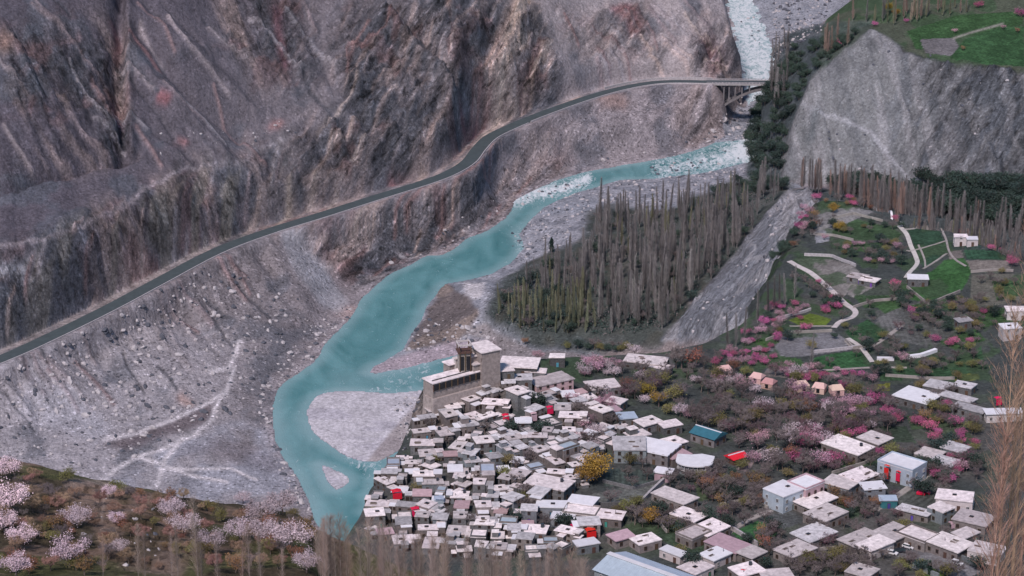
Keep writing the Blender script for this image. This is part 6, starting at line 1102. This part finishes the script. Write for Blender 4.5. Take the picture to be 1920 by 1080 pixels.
for poly, n, kinds in [([(1300, 900), (1440, 900), (1440, 950), (1380, 975), (1320, 940)], 42, ['bare'] * 5 + ['olive', 'rust']), ([(1470, 1030), (1600, 1030), (1650, 1085), (1470, 1085)], 30, ['bare'] * 3 + ['olive']), ([(1560, 935), (1650, 945), (1640, 975), (1580, 960)], 22, ['bare', 'bare', 'rust']), ([(1690, 880), (1800, 830), (1840, 900), (1760, 915)], 26, ['bare', 'bare', 'magenta', 'dark']),
                       ([(1060, 740), (1150, 740), (1150, 830), (1100, 860), (1070, 800)], 26, ['bare'] * 4 + ['white', 'pink']), ([(1080, 690), (1160, 680), (1160, 710), (1090, 720)], 9, ['pink', 'white', 'bare', 'pink']), ([(1060, 655), (1160, 650), (1240, 650), (1170, 665)], 12, ['olive', 'bare', 'dark']), ([(1170, 960), (1300, 975), (1280, 1010), (1180, 985)], 16, ['bare', 'bare', 'bare', 'olive']),
                       ([(790, 760), (1060, 760), (1060, 1030), (730, 1000)], 26, ['bare', 'bare', 'dark', 'olive']), ([(1260, 870), (1400, 880), (1300, 920)], 8, ['bare', 'olive', 'bare']), ([(1410, 1000), (1480, 1000), (1440, 1040)], 6, ['bare', 'rust']), ([(1730, 700), (1840, 780), (1840, 840), (1700, 800)], 24, ['bare', 'olive', 'bare', 'magenta']), ([(1640, 1050), (1840, 1075), (1800, 1090), (1650, 1085)], 10, ['olive', 'bare']), ([(1150, 870), (1500, 880), (1840, 830), (1840, 1080), (1300, 1080), (1140, 980)], 75, ['bare', 'bare', 'bare', 'dark', 'purple', 'olive']), ([(1500, 800), (1700, 790), (1840, 800), (1840, 880), (1560, 900), (1430, 880)], 40, ['bare', 'bare', 'purple', 'magenta', 'olive'])]:
    for x, y, z in region(poly, n, 3, r=.6): k_ = tg.choice(kinds); o = tree(k_, (x, y, z), tg.uniform(.45, .85), None, 'garden trees between the houses'); o['look'] = LK[k_]; gd.append(o)
LATER.append((gd, '{look} garden tree, {k} from left in {row} row of trees among houses', 11))
# terrace edges: blossom and shrubs
te = []
for poly, n, kinds in [([(1400, 585), (1470, 575), (1560, 560), (1590, 580), (1480, 610), (1420, 620)], 24, ['magenta', 'magenta', 'magenta', 'pink', 'bare', 'dark']), ([(1390, 620), (1470, 610), (1440, 640), (1400, 660)], 9, ['magenta', 'pink', 'bare']), ([(1460, 690), (1620, 700), (1640, 720), (1480, 712)], 22, ['bare', 'magenta', 'magenta', 'pink']), ([(1340, 665), (1440, 660), (1440, 690), (1340, 690)], 20, ['magenta', 'magenta', 'bare', 'pink']), ([(1500, 400), (1530, 380), (1515, 420), (1495, 430)], 6, ['magenta', 'pink', 'bare']), ([(1530, 378), (1600, 380), (1700, 425), (1640, 395)], 12, ['bare', 'magenta', 'rust', 'bare']),
                       ([(1480, 520), (1540, 530), (1580, 570), (1500, 560)], 10, ['dark', 'bare', 'magenta', 'bare']), ([(1560, 460), (1690, 455), (1700, 500), (1600, 495)], 34, ['bare', 'bare', 'olive', 'dark', 'pink']), ([(1640, 530), (1720, 560), (1900, 590), (1820, 640), (1700, 600)], 55, ['bare', 'bare', 'olive', 'dark']), ([(1840, 450), (1900, 480), (1920, 505), (1850, 470)], 8, ['bare', 'magenta', 'dark']), ([(1700, 690), (1840, 640), (1840, 700), (1740, 700)], 12, ['bare', 'olive']), ([(1600, 640), (1700, 640), (1760, 700), (1640, 715)], 14, ['bare', 'olive', 'dark']), ([(1440, 620), (1600, 570), (1850, 560), (1850, 700), (1640, 710), (1450, 690)], 60, ['bare', 'bare', 'olive', 'magenta', 'dark', 'purple']), ([(1530, 380), (1540, 430), (1500, 480), (1480, 478), (1505, 430)], 14, ['bare', 'rust', 'bare', 'pink', 'dark']), ([(1560, 410), (1700, 425), (1690, 450), (1560, 445)], 12, ['olive', 'dark', 'bare']), ([(1830, 510), (1925, 510), (1925, 600), (1840, 590)], 16, ['bare', 'olive', 'bare'])]:
    for x, y, z in region(poly, n, 2.2, r=.4): k_ = tg.choice(kinds); o = tree(k_, (x, y, z), tg.uniform(.35, .7), None, 'small trees on the terraces'); o['look'] = LK[k_]; te.append(o)
LATER.append((te, '{look} small tree, {k} from left in {row} row on the terraces', 9))
for px, py, k_, s, lb in [(1690, 680, 'pink', .7, 'bright pink blossom tree on the white terrace wall'), (1818, 645, 'magenta', .5, 'small hot pink tree near the right hand poplar top'), (1897, 500, 'magenta', .85, 'vivid magenta tree at the right end of the terrace edge'), (1678, 540, 'magenta', .7, 'magenta tree below the white roofed farmhouse'), (1530, 375, 'magenta', .8, 'crimson blossom tree at the far corner of the terraces'), (1592, 375, 'magenta', .7, 'dark pink tree at the back edge of the terraces'), (1805, 440, 'magenta', .6, 'magenta tree over the small house at the terrace edge'), (1563, 400, 'yellow', .55, 'round yellow green tree on the bare terrace'), (1572, 435, 'yellow', .6, 'bright yellow bush on the dark green terrace'), (1545, 450, 'pink', .45, 'pale pink tree below the pale terrace wall'), (1586, 470, 'pink', .5, 'dusty pink tree in the middle of the scrubby terrace'),
                      (1115, 905, 'yellow', 1.25, 'large golden yellow willow left of the open yard'), (1100, 912, 'yellow', .95, 'olive gold lower half of the willow pair by the yard'), (1215, 985, 'yellow', .75, 'yellow green tree below the straight boundary wall'), (1268, 692, 'bare', 1.2, 'big reddish bare tree behind the orchard'), (1298, 690, 'rust', 1.35, 'large orange brown tree behind the orchard'), (1278, 692, 'bare', 1.3, 'big greyish bare tree left of the orange brown one'), (1478, 850, 'bare', 1.5, 'large rounded mauve grey bare tree in the orchard'), (1320, 900, 'pink', .5, 'pale pink tree above the walled garden'), (1190, 985, 'bare', 1.1, 'tall reddish bare tree at the near end of the boundary wall'),
                      (1128, 745, 'white', .7, 'whitish tree at the right of the stepped roof'), (1212, 748, 'yellow', .8, 'golden bush, left of the orchard corner pair'), (1235, 762, 'yellow', .7, 'golden brown bush, right of the orchard corner pair'), (1008, 676, 'pink', .65, 'pink tree behind the long maroon walled house'), (1118, 690, 'pink', .9, 'large mauve pink tree behind the stepped roof'), (1095, 705, 'white', .9, 'lilac grey blossom tree above the stepped roof'), (1190, 668, 'white', .8, 'white blossom tree behind the large orchard house'), (985, 646, 'rust', .6, 'slim orange tree on the gravel behind the fort'),
                      (1665, 25, 'yellow', .8, 'yellow tree at the far top of the grey cliff'), (1680, 32, 'yellow', .6, 'small yellow tree right of the larger yellow one above the cliff'), (1572, 85, 'magenta', .7, 'magenta tree left of the cliff peak'), (1640, 50, 'magenta', .6, 'dull magenta tree just behind the cliff peak'), (1700, 42, 'magenta', .5, 'pink tree at the edge of the upper green fields'), (1835, 15, 'magenta', .9, 'magenta tree at the top edge of the picture'), (1915, 32, 'magenta', 1.1, 'large pink tree in the upper right corner'), (1790, 62, 'pink', .5, 'pale pink tree alone in the upper green fields'), (1881, 55, 'pink', .5, 'pale pink tree on the track in the upper fields'), (1908, 62, 'rust', .5, 'orange pink bush at the right edge of the upper fields'), (1806, 95, 'rust', .45, 'peach coloured bush near the rim of the grey cliff'),
                      (700, 975, 'yellow', .5, 'yellow bush on the rim of the village above the river'), (1735, 790, 'rust', .8, 'red brown tree below the broad white roof'), (1780, 905, 'magenta', .7, 'magenta bush above the plastered house'), (1800, 885, 'pink', .8, 'pink tree above the plastered house'), (1795, 712, 'olive', .6, 'olive bush beside the small grey roof')]:
    if k_ in ('yellow', 'rust') and py < 60: pass
    tree(k_, G(px, py), s, lb)
for px, py, s, H, rad, lb in [(1034, 474, 1, 9, 1.7, 'solitary dark evergreen at the edge of the river gravel'), (1743, 1078, 1, 5.0, .8, 'small black cypress at the bottom edge by the lane')]:
    tr, cr = cypress(px, H, rad); o = thing('cypress_tree', lb, 'tree', G(px, py)); obj('trunk', tr, o); obj('crown', cr, o)
for px, py, lb in [(1165 + 355, 690, 'lone tall poplar before the largest green field'), (1420, 605, 'thin poplar, leftmost on the chute edge'), (1440, 590, 'thin poplar, second from left on the chute edge'), (1452, 580, 'thin poplar, third from left on the chute edge'), (1462, 575, 'thin poplar, fourth from left on the chute edge'), (1472, 575, 'thin poplar, fifth from left on the chute edge'), (1490, 560, 'thin poplar, rightmost on the chute edge'), (1395, 640, 'slim poplar below the foot of the chute'), (1380, 650, 'slim poplar left of the foot of the chute'), (1365, 655, 'slim poplar behind the orchard by the chute')]: tree('poplar', G(px, py), .62, lb, 'thin poplars by the debris chute', szz=.66)
# near hillside, lower left: blossom trees, scrub and bare poplars
nb = []
for px, py, s, k_ in [(12, 900, .85, 'pink'), (22, 965, 1.1, 'pink'), (8, 1000, .8, 'pink'), (145, 990, .8, 'white'), (130, 1065, 1.05, 'pink'), (322, 975, .7, 'white'), (345, 1005, .8, 'white'), (392, 1035, .8, 'white'), (456, 945, 1.0, 'white'), (490, 985, .9, 'white'), (450, 1015, .75, 'white'), (497, 1020, .8, 'white'), (548, 1035, 1.1, 'white'), (530, 965, .9, 'white'), (32, 1085, .8, 'pink'), (220, 985, .5, 'pink'), (40, 1030, .8, 'pink'), (225, 1040, .45, 'white'), (575, 1075, .7, 'white'), (205, 935, .5, 'pink'), (95, 945, .6, 'bare')]: o = tree({'pink': 'near_pink', 'white': 'near_white'}.get(k_, k_), G(px, py), s * .9, None, 'blossom trees on the near hillside'); o['look'] = LK[k_]; nb.append(o)
LATER.append((nb, '{look} tree, {k} from left in {row} row on the near hillside', 22))
sc_ = []
for x, y, z in region([(0, 880), (200, 915), (430, 950), (590, 980), (600, 1080), (0, 1080)], 150, 1.5, lambda x, y, z: y < 520): k_ = tg.choice(['scrub', 'scrub', 'scrub', 'bare', 'olive', 'rust']); o = tree(k_, (x, y, z), tg.uniform(.2, .5), None, 'scrub on the near hillside'); o['look'] = dict(LK, scrub='brown twiggy')[k_]; sc_.append(o)
LATER.append((sc_, '{look} low bush, {k} from left in {row} row on the near hillside', 16))
npop = []
for i in range(85):
    px = tg.uniform(585, 1110); Y = tg.uniform(395, 440); z0 = 290; x = Hh(px, Y, z0)[0]; z = float(zt(x, Y)); tp = np.interp(px, [585, 620, 680, 760, 900, 1000, 1060, 1110], [985, 950, 945, 985, 1000, 1035, 990, 1050]) + abs(tg.gauss(0, 26))
    dz = ray(px, tp)[2] / ray(px, tp)[1]; H = CZ + dz * Y - z
    if H > 3: npop.append(tree('near_poplar', (x, Y, z), H / 17 * .95, None, 'bare poplars in the near foreground'))
for px, tp in [(262, 985), (275, 1000), (325, 1000), (335, 985), (372, 995), (380, 1010), (410, 1015), (455, 1000), (470, 985), (490, 1000), (375, 930), (530, 1030), (195, 1010)]:
    Y = 385 + tg.uniform(0, 8); x = Hh(px, Y, 304)[0]; z = float(zt(x, Y)); dz = ray(px, tp)[2] / ray(px, tp)[1]; H = max(4, CZ + dz * Y - z); npop.append(tree('near_poplar', (x, Y, z), H / 17 * .95, None, 'bare poplars in the near foreground', szz=H / 17))
for o in npop: o['look'] = 'x'
LATER.append((npop, 'bare brown poplar, {k} from left in {row} foreground rank at the bottom edge', 30))
# the tall poplars at the right edge, closest to the camera
for px, top, s, sd_, lb in [(1893, 545, 1, 51, 'tallest orange brown bare poplar at the right edge'), (1862, 640, .8, 52, 'wide bare poplar left of the tallest one at the right edge'), (1925, 560, 1, 53, 'bare poplar cut by the right edge'), (1878, 760, 1, 54, 'shorter bare poplar in front of the tallest one at the right edge'), (1850, 850, 1, 55, 'short bare poplar at the left foot of the right edge clump'), (1908, 700, 1, 56, 'bare poplar between the tallest one and the right edge')]:
    Y = 215 + (sd_ * 7) % 11; x = Hh(px, Y, 388)[0]; z = float(zt(x, Y)); dz = ray(px, top)[2] / ray(px, top)[1]; H = (CZ + dz * Y - z) * (1.22 if sd_ in (51, 53) else 1.1); tr, cr = poplar(sd_, H, 190, .032, 'edge_poplar', tm='edge_poplar', fine=7, tk=.45, wide=2.1, t0=.03); o = thing('poplar_tree', lb, 'tree', (x, Y, z)); obj('trunk', tr, o); obj('crown', cr, o)



# ------------------------------------------------------------------ past the first few hundred of a kind: one mass; then name what is left
def size_seen(o): p = proj(*o.location); return -o.scale.z / o.location.y if -20 < p[0] < 1940 and -20 < p[1] < 1120 else 1
for kind_, nm, lb in (('dark_leaved_tree', 'evergreen_belt', 'belt of dark trees at the foot of the grey cliff and beside it'), ('bare_tree', 'bare_thicket', 'far small bare trees that blur into one brown thicket')):
    al = [o for o in C.objects if o.parent is None and o.name.split('.')[0] == kind_ and o.get('group')]; al.sort(key=size_seen); cutl = al[280:]
    if cutl:
        ids = {o.name for o in cutl}
        LATER = [([o for o in l if o.name not in ids], f, b_) for l, f, b_ in LATER]; merge(cutl, nm, lb, 'trees')
for l, f, b_ in LATER: name_rows(l, f, b_)
